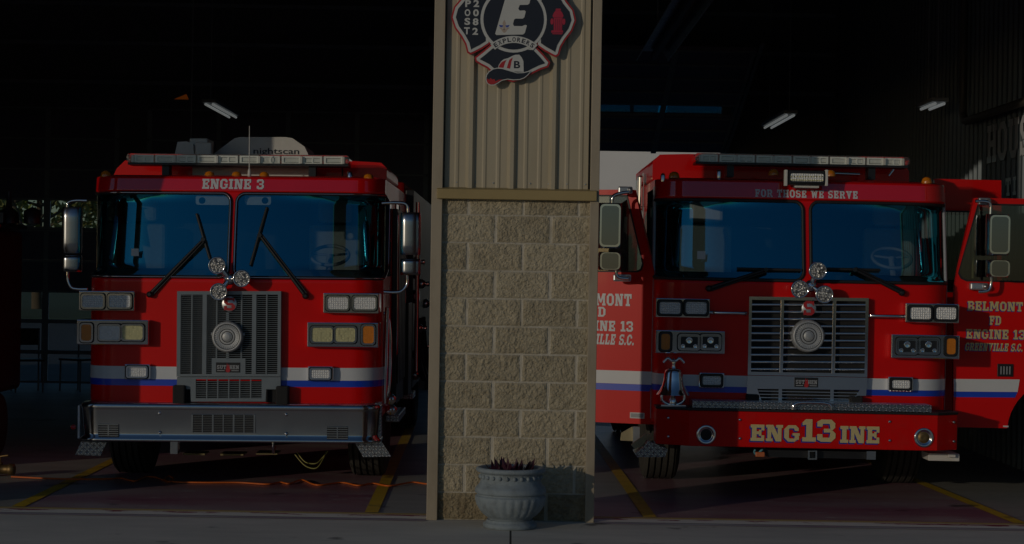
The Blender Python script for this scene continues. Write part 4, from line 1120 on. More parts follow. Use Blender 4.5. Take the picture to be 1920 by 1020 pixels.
    def lightbar(s, x0, y0, x1, y1, yl, mods=10):
        a = s.P(x0, y0, yl); b = s.P(x1, y1, yl); z0, z1 = b.z, a.z; L_ = b.x-a.x; h_ = z1-z0
        m = MB(); m.box(a.x+.01, b.x-.01, yl+.01, yl+.27, z0, z0+.02)
        for fx in (.17, .83): m.box(a.x+L_*fx-.03, a.x+L_*fx+.03, yl+.06, yl+.2, z0-.10, z0)
        base = s.part(m, 'light_bar', BLACK)
        m = MB(); m.plate([rrect(a.x, b.x, z0+.018, z1, .03, 5)], yl, yl+.28); s.part(m, 'dome', LBGLASS, base, bevel=.03, seg=4)
        rnd = random.Random(int(x0))
        w_ = (L_-.10)/mods
        for k in range(mods):
            xa = a.x+.05+k*w_
            m = MB(); xb_ = xa+w_-.008; xa_ = xa+.008; zA = z0+.019; zB = z1-.007
            m.plate([[(xa_, zA), (xb_, zA), (xb_, zB), (xa_, zB)], [(xa_+.018, zA+.012), (xa_+.018, zB-.016), (xb_-.018, zB-.016), (xb_-.018, zA+.012)]], yl+.045, yl+.2)
            m.box(xa_+.018, xb_-.018, yl+.10, yl+.12, zA+.012, zB-.016, 1 if k % 3 else 0)
            for t in range(3):
                zz = zA+.018+t*(zB-zA-.04)/2.6; m.box(xa_+.02, xb_-.02, yl+.055, yl+.09, zz, zz+.008)
            if k % 2 == 0: m.box(xa_+(xb_-xa_)*.47, xa_+(xb_-xa_)*.55, yl+.048, yl+.095, zA+.012, zB-.016)
            s.part(m, 'light_module', [MODL, VOID], base)
        m = MB()
        for k in range(mods+1):
            if k % 2 == 0 or k == mods: xa = a.x+.05+k*w_; m.box(xa-.012, xa+.006, yl+.02, yl+.25, z0+.022, z1-.012)
        s.part(m, 'divider', WPLAS, base)
        for xa, xb in ((a.x+.008, a.x+.045), (b.x-.045, b.x-.008)):
            m = MB(); m.box(xa, xb, yl+.03, yl+.24, z0+.024, z1-.03); s.part(m, 'end_lens', REDLENS, base, bevel=.012)
    def marker(s, px, py, yl):
        p = s.P(px, py, yl)
        m = MB(); m.lathe([(.045, 0), (.046, .01), (.036, .04), (.018, .052), (0, .054)], (p.x, yl+.05, p.z-.028), 'z', 16); s.part(m, 'marker_lamp', AMBER)
    def wheel(s, x, yl, r=.53, w_=.31, dual=False):
        prof = []
        hw = w_/2; g = .007
        prof += [(.27, -hw*.8), (.36, -hw), (r-.07, -hw-.004), (r-.02, -hw+.012)]
        ng = 5
        for k in range(ng):
            c_ = -hw+.045+(w_-.09)*k/(ng-1)
            prof += [(r, c_-g-.002), (r-.022, c_-g), (r-.022, c_+g), (r, c_+g+.002)]
        prof += [(r-.02, hw-.012), (r-.07, hw+.004), (.36, hw), (.27, hw*.8)]
        m = MB(); m.lathe(prof, (x, yl, r), 'x', 64, smooth=False); t = s.part(m, 'wheel', TYRE)
        m = MB(); m.lathe([(.05, -.06), (.10, -.05), (.26, -.03), (.272, -.12), (.272, .12), (.26, .03), (.10, .05), (.05, .06)], (x, yl, r), 'x', 32); s.part(m, 'rim', STEEL, t)
    def seat(s, x, yl, z):
        m = MB(); m.box(x-.24, x+.24, yl-.25, yl+.25, z, z+.14); m.box(x-.23, x+.23, yl+.2, yl+.32, z+.14, z+.78); m.box(x-.15, x+.15, yl+.2, yl+.3, z+.8, z+1.0)
        return s.part(m, 'seat', SEAT, bevel=.035)
    def steering(s, px, py, rpx, yl):
        c_ = s.P(px, py, yl); r = rpx/(F/(s.c.y+DP+yl))
        pts = []
        for i in range(36):
            a = 2*PI*i/36; v = Vector((r*math.cos(a), -r*math.sin(a)*.80*-1, r*math.sin(a)*.52)); pts.append(c_+v)
        m = MB(); m.tube(pts, .015, 8, closed=True)
        for a in (0.2, PI-.2, -PI/2): m.tube([c_, c_+Vector((r*math.cos(a), r*math.sin(a)*.8, r*math.sin(a)*.52))], .012, 6)
        m.tube([c_, c_+Vector((0, -.3, -.45))], .03, 8); s.part(m, 'steering_wheel', GPLAS)
    def rear_body(s, y0, y1, zlow, ztop):
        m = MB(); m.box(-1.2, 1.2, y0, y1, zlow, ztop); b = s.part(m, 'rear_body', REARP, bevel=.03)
        for sd in (-1, 1):
            m = MB(); m.box(sd*1.203, sd*1.207, y0+.03, y1-.03, 1.07, 1.18); s.part(m, 'side_stripe', WHITE, b)
            for k in range(3):
                ya = y0+.9+k*(y1-y0-1.1)/3; yb = ya+(y1-y0-1.1)/3-.06
                m = MB(); m.box(sd*1.2005, sd*1.222, ya, yb, 1.2, ztop-.2)
                for t in range(14): zz = 1.25+t*(ztop-1.5)/14; m.box(sd*1.2225, sd*1.227, ya+.03, yb-.03, zz, zz+.04)
                s.part(m, 'shutter', SHUT, b)
    def under(s, axle):
        m = MB()
        for x in (-.42, .42): m.box(x-.05, x+.05, -.1, 8.4, .62, .86)
        m.box(-.8, .8, axle-.09, axle+.09, .42, .6); m.box(-.36, .36, .5, 2.4, .5, .95); m.box(-1.05, 1.05, .12, .3, .66, .95)
        s.part(m, 'chassis', VOID, bevel=.01)

def smooth_arch(c, r, a0, a1, n=10):
    return [(c[0]+r*math.cos(R(a0+(a1-a0)*i/n)), c[1]-r*math.sin(R(a0+(a1-a0)*i/n))) for i in range(n+1)]

# ---------------------------------------------------------------------------- ENGINE WITH THE CHROME BUMPER
A = Engine(438, 640, 1.68, R(-0.45), 'red fire engine with polished chrome bumper and ENGINE 3 over its windscreens')
zb = A.zc(521); zg = A.zc(361, .16); zbt = A.zc(331.5, .16)
A.fo = [(0, 0), (zb-.02, 0), (zb, .008), (zg, .155), (zg+.014, .138), (zbt-.012, .166), (zbt, .185)]
A.wz = (zb-.01, zg+.012)
def pane(E, x0, y0, x1, y1, r, yt=.155):
    pa = E.P(x0, (y0+y1)/2, .08); pb = E.P(x1, (y0+y1)/2, .08)
    return (E.a_of(pa.x), E.a_of(pb.x), E.zc(y1, .02), E.zc(y0, yt), r)
A_END = (A.hw-A.Rr)+A.Rr*PI/2
pL = pane(A, 175, 362.5, 431.5, 520, .075); pR = pane(A, 441.5, 362.5, 708, 520, .075)
pL = (-A_END*.985, pL[1], pL[2], pL[3], pL[4]); pR = (pR[0], A_END*.985, pR[2], pR[3], pR[4])
A.shell(.60, zb, zg, zbt, zbt+.014, [pL, pR], 3.3, [(1, .45, 1.25, zb+.02, zg-.02), (-1, .45, 1.25, zb+.02, zg-.02), (1, 1.75, 2.6, zb+.02, zg-.02), (-1, 1.75, 2.6, zb+.02, zg-.02)])
for p in (pL, pR):
    g, dense = A.glass(p)
    m = MB(); m.tube([A.surf(x, z, .019) for x, z in dense], .0042, 6, closed=True); A.part(m, 'gasket_trim', CHROME, g)
for sd in (-1, 1):
    for y0 in (.45, 1.75):
        m = MB(); m.box(sd*(A.hw-.006), sd*(A.hw-.001), y0, y0+.85, zb+.02, zg-.02); A.part(m, 'side_window', SGLASS)
A.band(A.zc(712.3), A.zc(688.5), WHITE, 'white_stripe', A_END+2.8)
A.band(A.zc(724.5), A.zc(712.3)-.0006, BLUE, 'blue_stripe', A_END+2.8)
# raised roof behind the brow
m = MB(); z0 = zbt+.02; z1 = A.zc(300, .95)
m.plate([[(-1.19, z0), (1.19, z0), (1.19, z1-.06), (1.14, z1-.012), (.9, z1), (-.9, z1), (-1.08, z1-.012), (-1.15, z1-.08)]], .95, 2.6)
A.part(m, 'raised_roof', RED, bevel=.03, seg=3)
m = MB(); m.box(.80, .81, .938, .949, z0+.03, z1-.03); A.part(m, 'roof_seam', RUBBER)
# brow lettering
m = MB(); yb = A.FO(A.zc(344, .15)); a = A.P(379, 354, .145); b = A.P(495, 334, .145)
put_slab(m, 'ENGINE 3', a.x, b.x, A.zc(354.5, .145), A.zc(335.5, .145), 0, tr=lambda X, Z, e=0: tuple(A.surf(X, Z, .004-e)))
A.part(m, 'brow_lettering', WHITE)
for px, py in ((196, 325), (391, 326), (442, 326.5), (494, 327), (690, 331)): A.marker(px, py, .26)
m = MB(); p = A.P(656, 331, .3); m.lathe([(.022, 0), (.024, .05), (.016, .06), (0, .062)], (p.x, .3, p.z-.02), 'z', 12); A.part(m, 'antenna_base', CHROME)
# light bar, roof gear
A.lightbar(237, 287.5, 655, 312, .42, 10)
m = MB(); A.fbox(m, 360, 312, 586, 334, .72, 1.2); hb = A.part(m, 'light_mast_box', WPLAS, bevel=.012)
m = MB(); A.fpoly(m, [[(398, 296), (402, 287), (440, 259), (452, 257), (535, 257), (548, 259), (571, 275), (578, 290), (578, 296)]], 1.05, 1.8); hd = A.part(m, 'light_mast_head', WPLAS, bevel=.02, seg=3)
m = MB(); a = A.P(475, 291, 1.045); b = A.P(561, 278, 1.045); put_sans(m, 'nightscan', a.x, b.x, b.z-.068, b.z, 1.0475, bold=.012); A.part(m, 'mast_lettering', NAVY, hd)
m = MB(); A.fbox(m, 355, 259, 389, 290, .9, 1.25); A.fpoly(m, [[(327, 292), (333, 266), (350, 265), (362, 270), (364, 292)]], .84, 1.1); A.fbox(m, 366, 267, 396, 292, .80, .895); A.part(m, 'roof_unit', WPLAS, bevel=.01)
m = MB(); p = A.P(467.5, 334, .27); q = A.P(467.8, 236, .27); m.tube([p, q], .0045, 6, rs=[.006, .003]); m.lathe([(.018, -.02), (.014, .06), (.004, .08)], (p.x, .27, p.z), 'z', 10); A.part(m, 'whip_aerial', WPLAS)
# grille ---------------------------------------------------------------------
m = MB(); A.fpoly(m, [[(332, 546), (527, 546), (526, 706), (331, 706)], [(339, 552.5), (338, 701), (520, 701), (521, 552.5)]], -.055, .03)
for x0, x1 in ((380, 386.5), (473, 479.5)): A.fbox(m, x0, 552, x1, 702, -.0545, .0)
for x in (359.3, 406, 452.5, 499.5): A.fbox(m, x-.6, 552, x+.6, 702, -.046, -.01)
n = 39
for i in range(n): y = 553.5+(700-553.5)*(i+.5)/n; A.fbox(m, 338.5, y-1.2, 520.5, y+1.2, -.0535, -.030)
A.fbox(m, 424, 585, 429, 605, -.0535, -.01); A.fbox(m, 424, 658, 429, 675, -.0535, -.01)
A.fpoly(m, [[(397, 672), (460, 672), (460, 705), (397, 705)]], -.0545, -.01)
gr = A.part(m, 'grille', GRILP)
m = MB(); A.fbox(m, 336, 550, 523, 703, -.006, .02); A.fbox(m, 360, 708, 498, 750, -.006, .02); A.part(m, 'grille_backing', VOID, gr)
m = MB(); A.fpoly(m, [[(332, 707), (526, 707), (526, 730), (499, 730), (498, 753), (358, 753), (357, 730), (331, 730)], [(367, 711), (367, 746.5), (490.5, 746.5), (490.5, 711)]], -.050, .02)
for k in range(1, 6): x = 367+123.5*k/6; A.fbox(m, x-.9, 711, x+.9, 747, -.045, -.01)
for k in range(9): y = 716+30*k/8.5; A.fbox(m, 367, y-1.0, 490.5, y+1.0, -.048, -.012)
A.part(m, 'lower_grille', GRILP)
m = MB(); A.fbox(m, 367.5, 711.3, 490, 714, -.044, -.012); A.part(m, 'red_grille_strip', RED)
# badge and plate
c_ = A.P(430, 570, -.06)
m = MB(); m.lathe([(.062, -.02), (.062, .0), (.058, .003), (0, .003)], (c_.x, -.06, c_.z), 'y', 28); A.part(m, 'badge_disc', BRUSH)
m = MB(); a = A.P(419.5, 582, -.065); b = A.P(441, 558.5, -.065); put_slab(m, 'S', a.x, b.x, a.z, b.z, -.0645); A.part(m, 'badge_letter', SIGNR)
def plate(E, x0, y0, x1, y1, yf):
    m = MB(); E.fbox(m, x0, y0, x1, y1, yf, yf+.02); pl_ = E.part(m, 'name_plate', BLACK)
    a = E.P(x0, y1, yf); b = E.P(x1, y0, yf); w_ = b.x-a.x; h_ = b.z-a.z
    m = MB(); put_slab(m, 'SUTPHEN', a.x+w_*.04, b.x-w_*.04, a.z+h_*.34, b.z-h_*.28, yf-.001); m.box(a.x+w_*.05, a.x+w_*.36, yf-.001, yf-.0002, a.z+h_*.16, a.z+h_*.23); m.box(a.x+w_*.64, a.x+w_*.95, yf-.001, yf-.0002, a.z+h_*.16, a.z+h_*.23)
    E.part(m, 'plate_lettering', GPLAS, pl_)
    cx = a.x+w_*.5; m = MB(); m.plate([[(cx-w_*.10, a.z+h_*.14), (cx-w_*.03, a.z+h_*.02), (cx+w_*.05, a.z+h_*.03), (cx+w_*.10, a.z+h_*.2), (cx+w_*.07, a.z+h_*.5), (cx+w_*.04, a.z+h_*.85), (cx, a.z+h_*.6), (cx-w_*.04, a.z+h_*.95), (cx-w_*.06, a.z+h_*.55)]], yf-.0024, yf-.0016); E.part(m, 'plate_flame', SIGNR, pl_)
plate(A, 405, 679.5, 450, 698.5, -.058)
A.siren(426.5, 631.5, .127)
m = MB()
for x0, x1 in ((330, 357), (499.5, 527)): A.fbox(m, x0, 730, x1, 755, -.02, .02); A.fbox(m, x0, 730, x0+1.6, 755, -.06, -.02); A.fbox(m, x1-8, 730, x1-6.5, 755, -.06, -.02)
A.part(m, 'tow_pocket', VOID)
A.pods([(407, 497.5), (453, 522), (410, 547)], (430, 523))
A.wiper((281, 552), (381, 449), (369, 401), (394, 486), y0=.13, ye=.075, y1=.05)
A.wiper((573, 555), (487, 441), (501, 389), (470, 497), y0=.13, ye=.08, y1=.04)
# lamps
A.fixture('warning_light', (148, 545, 252, 583), [((152, 550, 197, 579.5), LENS, ''), ((202, 550, 248, 579.5), LENS, '')])
A.fixture('warning_light', (606, 549, 711, 588), [((611, 554, 655.5, 583), LENS, ''), ((660.5, 554, 707, 583), LENS, '')])
A.fixture('headlight', (144, 599, 278, 647), [((150, 605, 175, 642), AMBER, ''), ((184, 607, 228, 640), LENS, ''), ((227, 607, 271, 640), LENSY, '')], yf=-.085)
A.fixture('headlight', (576, 604, 710, 652), [((582, 611, 626.5, 644), LENSY, ''), ((625.5, 611, 669, 644), LENSY, ''), ((677, 608, 704, 647), AMBER, '')], yf=-.085)
A.fixture('stripe_lamp', (233.5, 682.5, 281, 712), [((237, 685.5, 277.5, 709), LENS, '')], yf=-.04, yb=.05)
A.fixture('stripe_lamp', (577, 686.5, 624.5, 715), [((580.5, 689.5, 621, 712), LENS, '')], yf=-.04, yb=.05)
# stickers on the glass
for x0, y0, x1, y1 in ((246, 466, 260, 480),):
    m = MB(); A.fbox(m, x0, y0, x1, y1, .045, .047); A.part(m, 'glass_sticker', PAPER)
for x0, x1, cx in ((367, 431, 379), (459, 508, 497)):
    m = MB(); yy = .195; q0 = A.P(x0, 366, yy); q1 = A.P(x1, 384.5, yy); cc = A.P(cx, 376, yy)
    m.plate([rrect(q0.x, q1.x, q1.z, q0.z, .02, 4), [(cc.x+.028*math.cos(-2*PI*i/20), cc.z+.028*math.sin(-2*PI*i/20)) for i in range(20)]], yy, yy+.004); A.part(m, 'visor_label', PAPER)
# inside
m = MB(); A.fbox(m, 178, 502, 700, 560, .26, .75); A.part(m, 'dashboard', DASH, bevel=.04)
A.steering(619, 479, 35, .72); A.seat(A.P(622, 500, 1.2).x, 1.25, A.zc(500, 1.2)-.40); A.seat(A.P(250, 500, 1.2).x, 1.3, A.zc(500, 1.2)-.40)
# mirrors
A.mirror(115, 388, 151, 475, 478, 510, [(163, 376), (140, 376), (128, 380), (126, 390)], [(127, 508), (127, 525), (134, 539), (148, 542), (164, 542)], .25)
A.mirror(750, 398, 788.5, 478, 485, 516, [(716, 381), (742, 380), (762, 383), (765, 398)], [(763, 514), (763, 533), (754, 545), (740, 548), (716, 547)], .25)
# bumper ----------------------------------------------------------------------
def plan(hw, yf, r, yback, n=12):
    pts = [(-hw, yback), (-hw, yf+r)] + [(-hw+r-r*math.cos(R(90*i/n)), yf+r-r*math.sin(R(90*i/n))) for i in range(1, n+1)]
    mid = [(-hw+r+(2*hw-2*r)*i/30, yf) for i in range(1, 30)]
    return pts+mid+[(-x, y) for x, y in reversed(pts)]
def sweep(mb, path, prof, mi=0):
    n = len(path); k = len(prof); vs = []
    for i, (x, y) in enumerate(path):
        p0 = Vector(path[max(i-1, 0)]); p1 = Vector(path[min(i+1, n-1)]); t = (p1-p0).normalized(); nn = Vector((t.y, -t.x))
        for d, z in prof: vs.append((x+nn.x*d, y+nn.y*d, z))
    mb.add(vs, [(i*k+j, (i+1)*k+j, (i+1)*k+j+1, i*k+j+1) for i in range(n-1) for j in range(k-1)], mi, True)
YB = -.27; zt = A.zc(757.5, YB); zbm = A.zc(829, YB)
hb = (A.P(709, 790, YB).x - A.P(147, 790, YB).x)/2; cxb = (A.P(709, 790, YB).x + A.P(147, 790, YB).x)/2
path = [(x+cxb, y) for x, y in plan(hb, YB, .16, .12)]
m = MB()
sweep(m, path, [(-.05, zbm-.004), (.010, zbm), (.016, zbm+.006), (.010, zbm+.024), (-.010, zbm+.044), (-.012, zbm+.06), (-.004, (zt+zbm)/2), (.003, zt-.055), (.006, zt-.045), (.010, zt-.03), (.006, zt-.012), (-.004, zt-.003), (-.05, zt)])
bp_ = A.part(m, 'bumper', STEEL)
m = MB(); vs = [(x*.985, y+.02 if y < 0 else y, zt-.008) for x, y in path]; m.add(vs, [tuple(range(len(vs)))]); A.part(m, 'bumper_deck', DIAM, bp_)
m = MB(); A.fbox(m, 360, 778, 477, 811, YB-.006, YB+.03)
for x0, y0, x1, y1 in ((184, 796.5, 222, 817), (613, 801, 652, 822)): A.fbox(m, x0, y0, x1, y1, YB-.006, YB+.03)
A.part(m, 'louvre_opening', VOID, bp_)
m = MB()
for k in range(11): y = 778+33*k/10; A.fbox(m, 359.5, y-.8, 477.5, y+.8, YB-.010, YB-.0065)
for k in range(7): x = 360+117*k/6; A.fbox(m, x-(1.4 if k % 2 == 0 else .8), 777, x+(1.4 if k % 2 == 0 else .8), 812, YB-.0108, YB-.0066)
for x0, y0, x1, y1 in ((184, 796.5, 222, 817), (613, 801, 652, 822)):
    for k in range(6): y = y0+(y1-y0)*k/5; A.fbox(m, x0, y-1.0, x1, y+1.0, YB-.010, YB-.0065)
    A.fbox(m, (x0+x1)/2-1, y0, (x0+x1)/2+1, y1, YB-.0104, YB-.0065)
A.part(m, 'louvre', STEEL, bp_)
for px, py in ((299.5, 774.5), (299.5, 811), (537, 777.5), (537, 813.5)):
    p = A.P(px, py, YB); m = MB(); m.lathe([(.014, 0), (.013, .007), (.006, .012), (0, .013)], (p.x, YB-.0005, p.z), 'y', 14); A.part(m, 'bolt', CHROME, bp_)
m = MB(); A.fpoly(m, [[(152, 828), (200, 829), (188, 855), (141, 853)]], -.12, -.09); A.fpoly(m, [[(665, 829), (712, 824), (733, 856), (681, 857)]], -.12, -.09); A.fpoly(m, [[(703, 756), (713.5, 756), (713.5, 830), (700, 830)]], -.085, .1)
A.part(m, 'tread_plate', DIAM, bevel=.003)
m = MB(); A.fbox(m, 146, 760, 149, 822, -.12, .12); A.part(m, 'bumper_end', WHITE)
m = MB()
for px, py in ((140, 800), (705, 822)):
    p = A.P(px, py, -.1); m.lathe([(.02, 0), (.024, .01), (.015, .025), (0, .028)], (p.x, -.14, p.z), 'y', 12)
A.part(m, 'side_marker', REDLENS)
AX = 1.32
for x in (-1.035, 1.035): A.wheel(x, AX)
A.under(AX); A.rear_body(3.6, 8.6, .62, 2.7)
for x in (-1.035, 1.035): A.wheel(x, 6.6)
# air lines sagging under the bumper, tow eye
m = MB()
for k in range(2):
    pts = [A.P(553+k*4, 852-k*4, .55+.1*k), A.P(572, 873-k*7, .5+.1*k), A.P(592, 878-k*9, .45+.1*k), A.P(604, 864-k*5, .5+.1*k), A.P(612+k*3, 846, .6)]
    m.tube(smooth_path(pts, 6), .006, 6)
A.part(m, 'air_hose', HOSEY)
m = MB(); p = A.P(512, 838, -.1); m.tube(smooth_path([p+Vector((0, 0, .06)), p, p+Vector((0, .04, -.05)), p+Vector((0, .08, 0))], 5), .012, 8); p = A.P(326, 842, .0); m.box(p.x-.03, p.x+.03, 0, .1, p.z-.04, p.z+.06); A.part(m, 'tow_eye', STEEL)
m = MB()
for x0, x1, y in ((343, 384, 852), (413, 456, 853), (480, 520, 851)): A.fbox(m, x0, y-2, x1, y+1.5, .5, .75)
A.part(m, 'axle_spring', pm('spring_steel', (0.24, 0.19, 0.09), .6, metal=.4))
# the narrow view down the side of the engine: rails, treadplate, valves and hoses
m = MB()
for y, x in ((1.42, 1.255), (2.7, 1.255)): m.tube(smooth_path([(1.21, y, 1.05), (x, y, 1.08), (x, y, 1.9), (x, y, 2.3), (1.21, y, 2.33)], 5), .016, 8)
m.tube(smooth_path([(1.2, .36, .75), (1.26, .36, .8), (1.27, .36, 1.2), (1.25, .36, 1.42), (1.2, .36, 1.45)], 5), .016, 8); A.part(m, 'grab_rail', CHROME)
m = MB(); m.box(1.0, 1.235, 3.36, 3.58, .7, 2.2); m.box(1.205, 1.33, 3.0, 3.5, .56, .62); m.box(1.2, 1.32, .9, 1.9, .50, .56); A.part(m, 'side_step', DIAM, bevel=.005)
m = MB(); m.box(1.216, 1.262, 1.38, 2.62, .62, 2.36); m.box(1.216, 1.30, 2.66, 3.3, .62, 1.5); m.box(1.21, 1.29, 3.62, 8.5, .63, 2.62)
for t in range(5): m.box(1.263, 1.275, 1.42+.24*t, 1.60+.24*t, .8, 2.2)
A.part(m, 'side_locker', BLACK, bevel=.01)
m = MB(); m.lathe([(.05, -.035), (.07, -.03), (.07, .03), (.05, .035)], (1.32, 3.7, 1.55), 'x', 20); m.lathe([(.05, -.035), (.07, -.03), (.07, .03), (.05, .035)], (1.32, 3.7, 1.8), 'x', 20); A.part(m, 'pressure_gauge', CHROME)
m = MB(); m.tube([(1.33, 3.64, .8), (1.33, 3.64, 2.5)], .02, 8); A.part(m, 'grab_rail', CHROME)
m = MB(); rnd = random.Random(3)
for k in range(6):
    z = .75+.23*k; y = 3.9+.55*((k*3) % 5); m.lathe([(.05, 0), (.055, .03), (.04, .05), (.02, .07), (.03, .1), (.0, .11)], (1.29, y, z), 'x', 14)
A.part(m, 'pump_valve', CHROME)
m = MB()
for k in range(4):
    y = 3.7+.5*k; m.tube(smooth_path([(1.30, y, 1.0+.1*k), (1.37, y+.05, .8), (1.39, y+.2, .72), (1.33, y+.4, .9), (1.30, y+.45, 1.3)], 6), .03, 8)
A.part(m, 'suction_hose', RUBBER)
m = MB(); m.lathe([(.0, 0), (.03, .0), (.045, .03), (.045, .07), (.02, .10), (0, .1)], (1.21, .55, .72), 'x', 16); m.lathe([(.0, 0), (.03, .0), (.045, .03), (.045, .07), (.02, .10), (0, .1)], (1.21, .7, .62), 'x', 16); A.part(m, 'side_cap', CHROME)
m = MB(); m.tube([(1.225, .33, .70), (1.245, .33, 1.5)], .022, 10); A.part(m, 'exhaust_trim', CHROME)

# ---------------------------------------------------------------------------- ENGINE WITH THE RED BUMPER AND OPEN DOORS
B = Engine(1507, 640, 1.65, R(0.2), 'red fire engine with open doors, bell and red bumper lettered ENG13INE')
zb = B.zc(529.5, 0, 1500); zg = B.zc(376, .15, 1500); zbt = B.zc(339.5, .16, 1500)
B.fo = [(0, 0), (zb-.02, 0), (zb, .008), (zg, .155), (zg+.014, .128), (zbt-.012, .158), (zbt, .178)]
B.wz = (zb-.01, zg+.012)
pL = pane(B, 1240, 376, 1507, 529, .075); pR = pane(B, 1519, 377, 1770, 531, .075)
zlo, zhi = zb+.012, zg-.008
pL = (-A_END*.985, B.P(1506.5, 450, .08).x, zlo, zhi, .075); pR = (B.P(1519, 450, .08).x, A_END*.985, zlo, zhi, .075)
dz0 = .75; dz1 = zbt-.08
B.shell(.60, zb, zg, zbt, zbt+.014, [pL, pR], 3.3, [(1, .40, 1.33, dz0, dz1), (-1, .40, 1.33, dz0, dz1), (1, 1.62, 2.5, dz0, dz1), (-1, 1.75, 2.6, zb+.02, zg-.02)])
for p in (pL, pR): B.glass(p)
m = MB(); m.box(-(B.hw-.006), -(B.hw-.001), 1.75, 2.6, zb+.02, zg-.02); B.part(m, 'side_window', SGLASS)
B.band(B.zc(728, 0, 1507), B.zc(707, 0, 1507), WHITE, 'white_stripe', A_END+.1)
B.band(B.zc(739, 0, 1507), B.zc(728, 0, 1507)-.0006, BLUE, 'blue_stripe', A_END+.1)
m = MB()
for sd in (-1, 1): m.tube([(sd*(B.hw+.004), .33, .62), (sd*(B.hw+.004), .33, zb), (sd*(B.hw-.002), .46, zbt-.06)], .014, 8)
B.part(m, 'door_edge_trim', GPLAS)
# raised roof
m = MB(); z0 = zbt+.02; z1 = B.zc(293, .95, 1400)
m.plate([[(-1.20, z0), (1.02, z0), (1.02, z1-.10), (.96, z1-.03), (.86, z1-.005), (-.9, z1+.01), (-1.14, z1+.0), (-1.20, z1-.06)]], .95, 3.2)
B.part(m, 'raised_roof', RED, bevel=.025, seg=3)
m = MB(); m.box(-1.2245, -1.2205, 1.75, 1.92, zb, z1-.12); B.part(m, 'side_panel', WHITE)
m = MB(); m.box(-1.27, -1.226, 1.74, 1.93, zbt-.22, zbt+.10); sl_ = B.part(m, 'scene_light', CHROME, bevel=.015); m = MB(); m.box(-1.283, -1.2705, 1.77, 1.90, zbt-.18, zbt+.06); B.part(m, 'lens', LENS, sl_, bevel=.004)
m = MB(); a = B.P(1416, 371, .135); b = B.P(1608.5, 356, .135)
put_slab(m, 'FOR THOSE WE SERVE', a.x, b.x, B.zc(371, .135, 1512), B.zc(356.5, .135, 1512), 0, tr=lambda X, Z, e=0: tuple(B.surf(X, Z, .004-e)), gap=1.6)
B.part(m, 'brow_lettering', WHITE)
for px, py in ((1265, 327), (1452, 322), (1559, 324), (1740, 337)): B.marker(px, py, .26)
m = MB()
for px, py in ((1243, 334), (1348, 327)): p = B.P(px, py, .3); m.lathe([(.018, 0), (.020, .05), (.012, .07), (0, .072)], (p.x, .3, p.z-.03), 'z', 12)
B.part(m, 'antenna_base', CHROME)
B.lightbar(1303, 286.5, 1706, 315, .42, 11)
m = MB(); a = B.P(1560, 325, .36); b = B.P(1612, 327, .36); m.tube([a, b], .014, 8); a = B.P(1667, 330, .36); b = B.P(1676, 318, .36); m.tube([a, b], .012, 8); B.part(m, 'bar_strut', STEEL)
# scene lamp on the brow
sl_ = B.fixture('scene_lamp', (1474, 318.5, 1550.5, 347.5), [((1478.5, 321.5, 1546.5, 344), LENS, 'dark')], yf=-.02, yb=.09, mat=BLACK)
m = MB()
for k in range(12):
    p = B.P(1484+k*5.2, 331, -.035); m.lathe([(.007, 0), (.007, .004), (0, .006)], (p.x, -.031, p.z), 'y', 8)
B.fbox(m, 1479, 336, 1546, 339.5, -.037, -.0325)
B.part(m, 'led_row', LENSY, sl_)
m = MB()
for x0, x1 in ((1471.5, 1476.5), (1548, 1552.5)): B.fbox(m, x0, 318, x1, 348.5, -.035, .02)
p = B.P(1512, 350, .05); m.box(p.x-.1, p.x+.1, .02, .13, p.z-.01, p.z+.025); B.part(m, 'lamp_bracket', WPLAS, sl_, bevel=.004)
# grille
m = MB(); B.fpoly(m, [[(1405, 556), (1629, 559), (1626, 707), (1402, 703)], [(1410, 562), (1408, 697), (1621, 700.5), (1623, 565)]], -.06, .03)
for x in (1466, 1563.5): B.fbox(m, x-2, 561, x+2, 701, -.052, -.02)
gr = B.part(m, 'grille', CHROME, bevel=.004)
m = MB()
for i in range(10):
    y = 571+(692-571)*i/9.0
    a = B.P(1408.5, y, -.05); b = B.P(1622.5, y+.8, -.05)
    m.tube([(a.x, -.035, a.z), (b.x, -.035, b.z)], .0115, 8)
B.part(m, 'grille_bar', CHROME, gr)
m = MB(); B.fbox(m, 1408, 561, 1623, 702, -.004, .02); B.fbox(m, 1418, 728, 1612, 756, -.004, .02); B.part(m, 'grille_backing', VOID, gr)
m = MB(); B.fpoly(m, [[(1402, 704), (1626, 708), (1624, 742), (1606, 742), (1602, 756), (1424, 756), (1420, 740), (1400, 738)], [(1420, 729), (1428, 751), (1600, 751), (1612, 731)]], -.056, .02)
for y in (735, 741, 747): B.fbox(m, 1422, y-1, 1608, y+1, -.045, -.01)
for x in (1463, 1560): B.fbox(m, x-3, 728, x+3, 752, -.05, -.01)
B.part(m, 'lower_grille', CHROME)
c_ = B.P(1517, 578, -.075)
m = MB(); m.lathe([(.060, -.02), (.060, .0), (.056, .003), (0, .003)], (c_.x, -.068, c_.z), 'y', 28); B.part(m, 'badge_disc', BRUSH)
m = MB(); a = B.P(1506, 591, -.075); b = B.P(1527.5, 564.5, -.075); put_slab(m, 'S', a.x, b.x, a.z, b.z, -.0725); B.part(m, 'badge_letter', SIGNR)
plate(B, 1490, 707.5, 1534, 726.5, -.064)
B.siren(1515.5, 630, .132, yf=-.115)
B.pods([(1533, 507.5), (1499.5, 542), (1545.5, 552)], (1521, 536), r=.070)
B.wiper((1329, 541), (1436, 505.5), (1382, 504), (1502, 506.5), ye=.03, y0=.03, y1=.03, yp=-.025)
B.wiper((1691, 549), (1603, 505.5), (1542, 504), (1650, 506.5), ye=.03, y0=.03, y1=.03, yp=-.025)
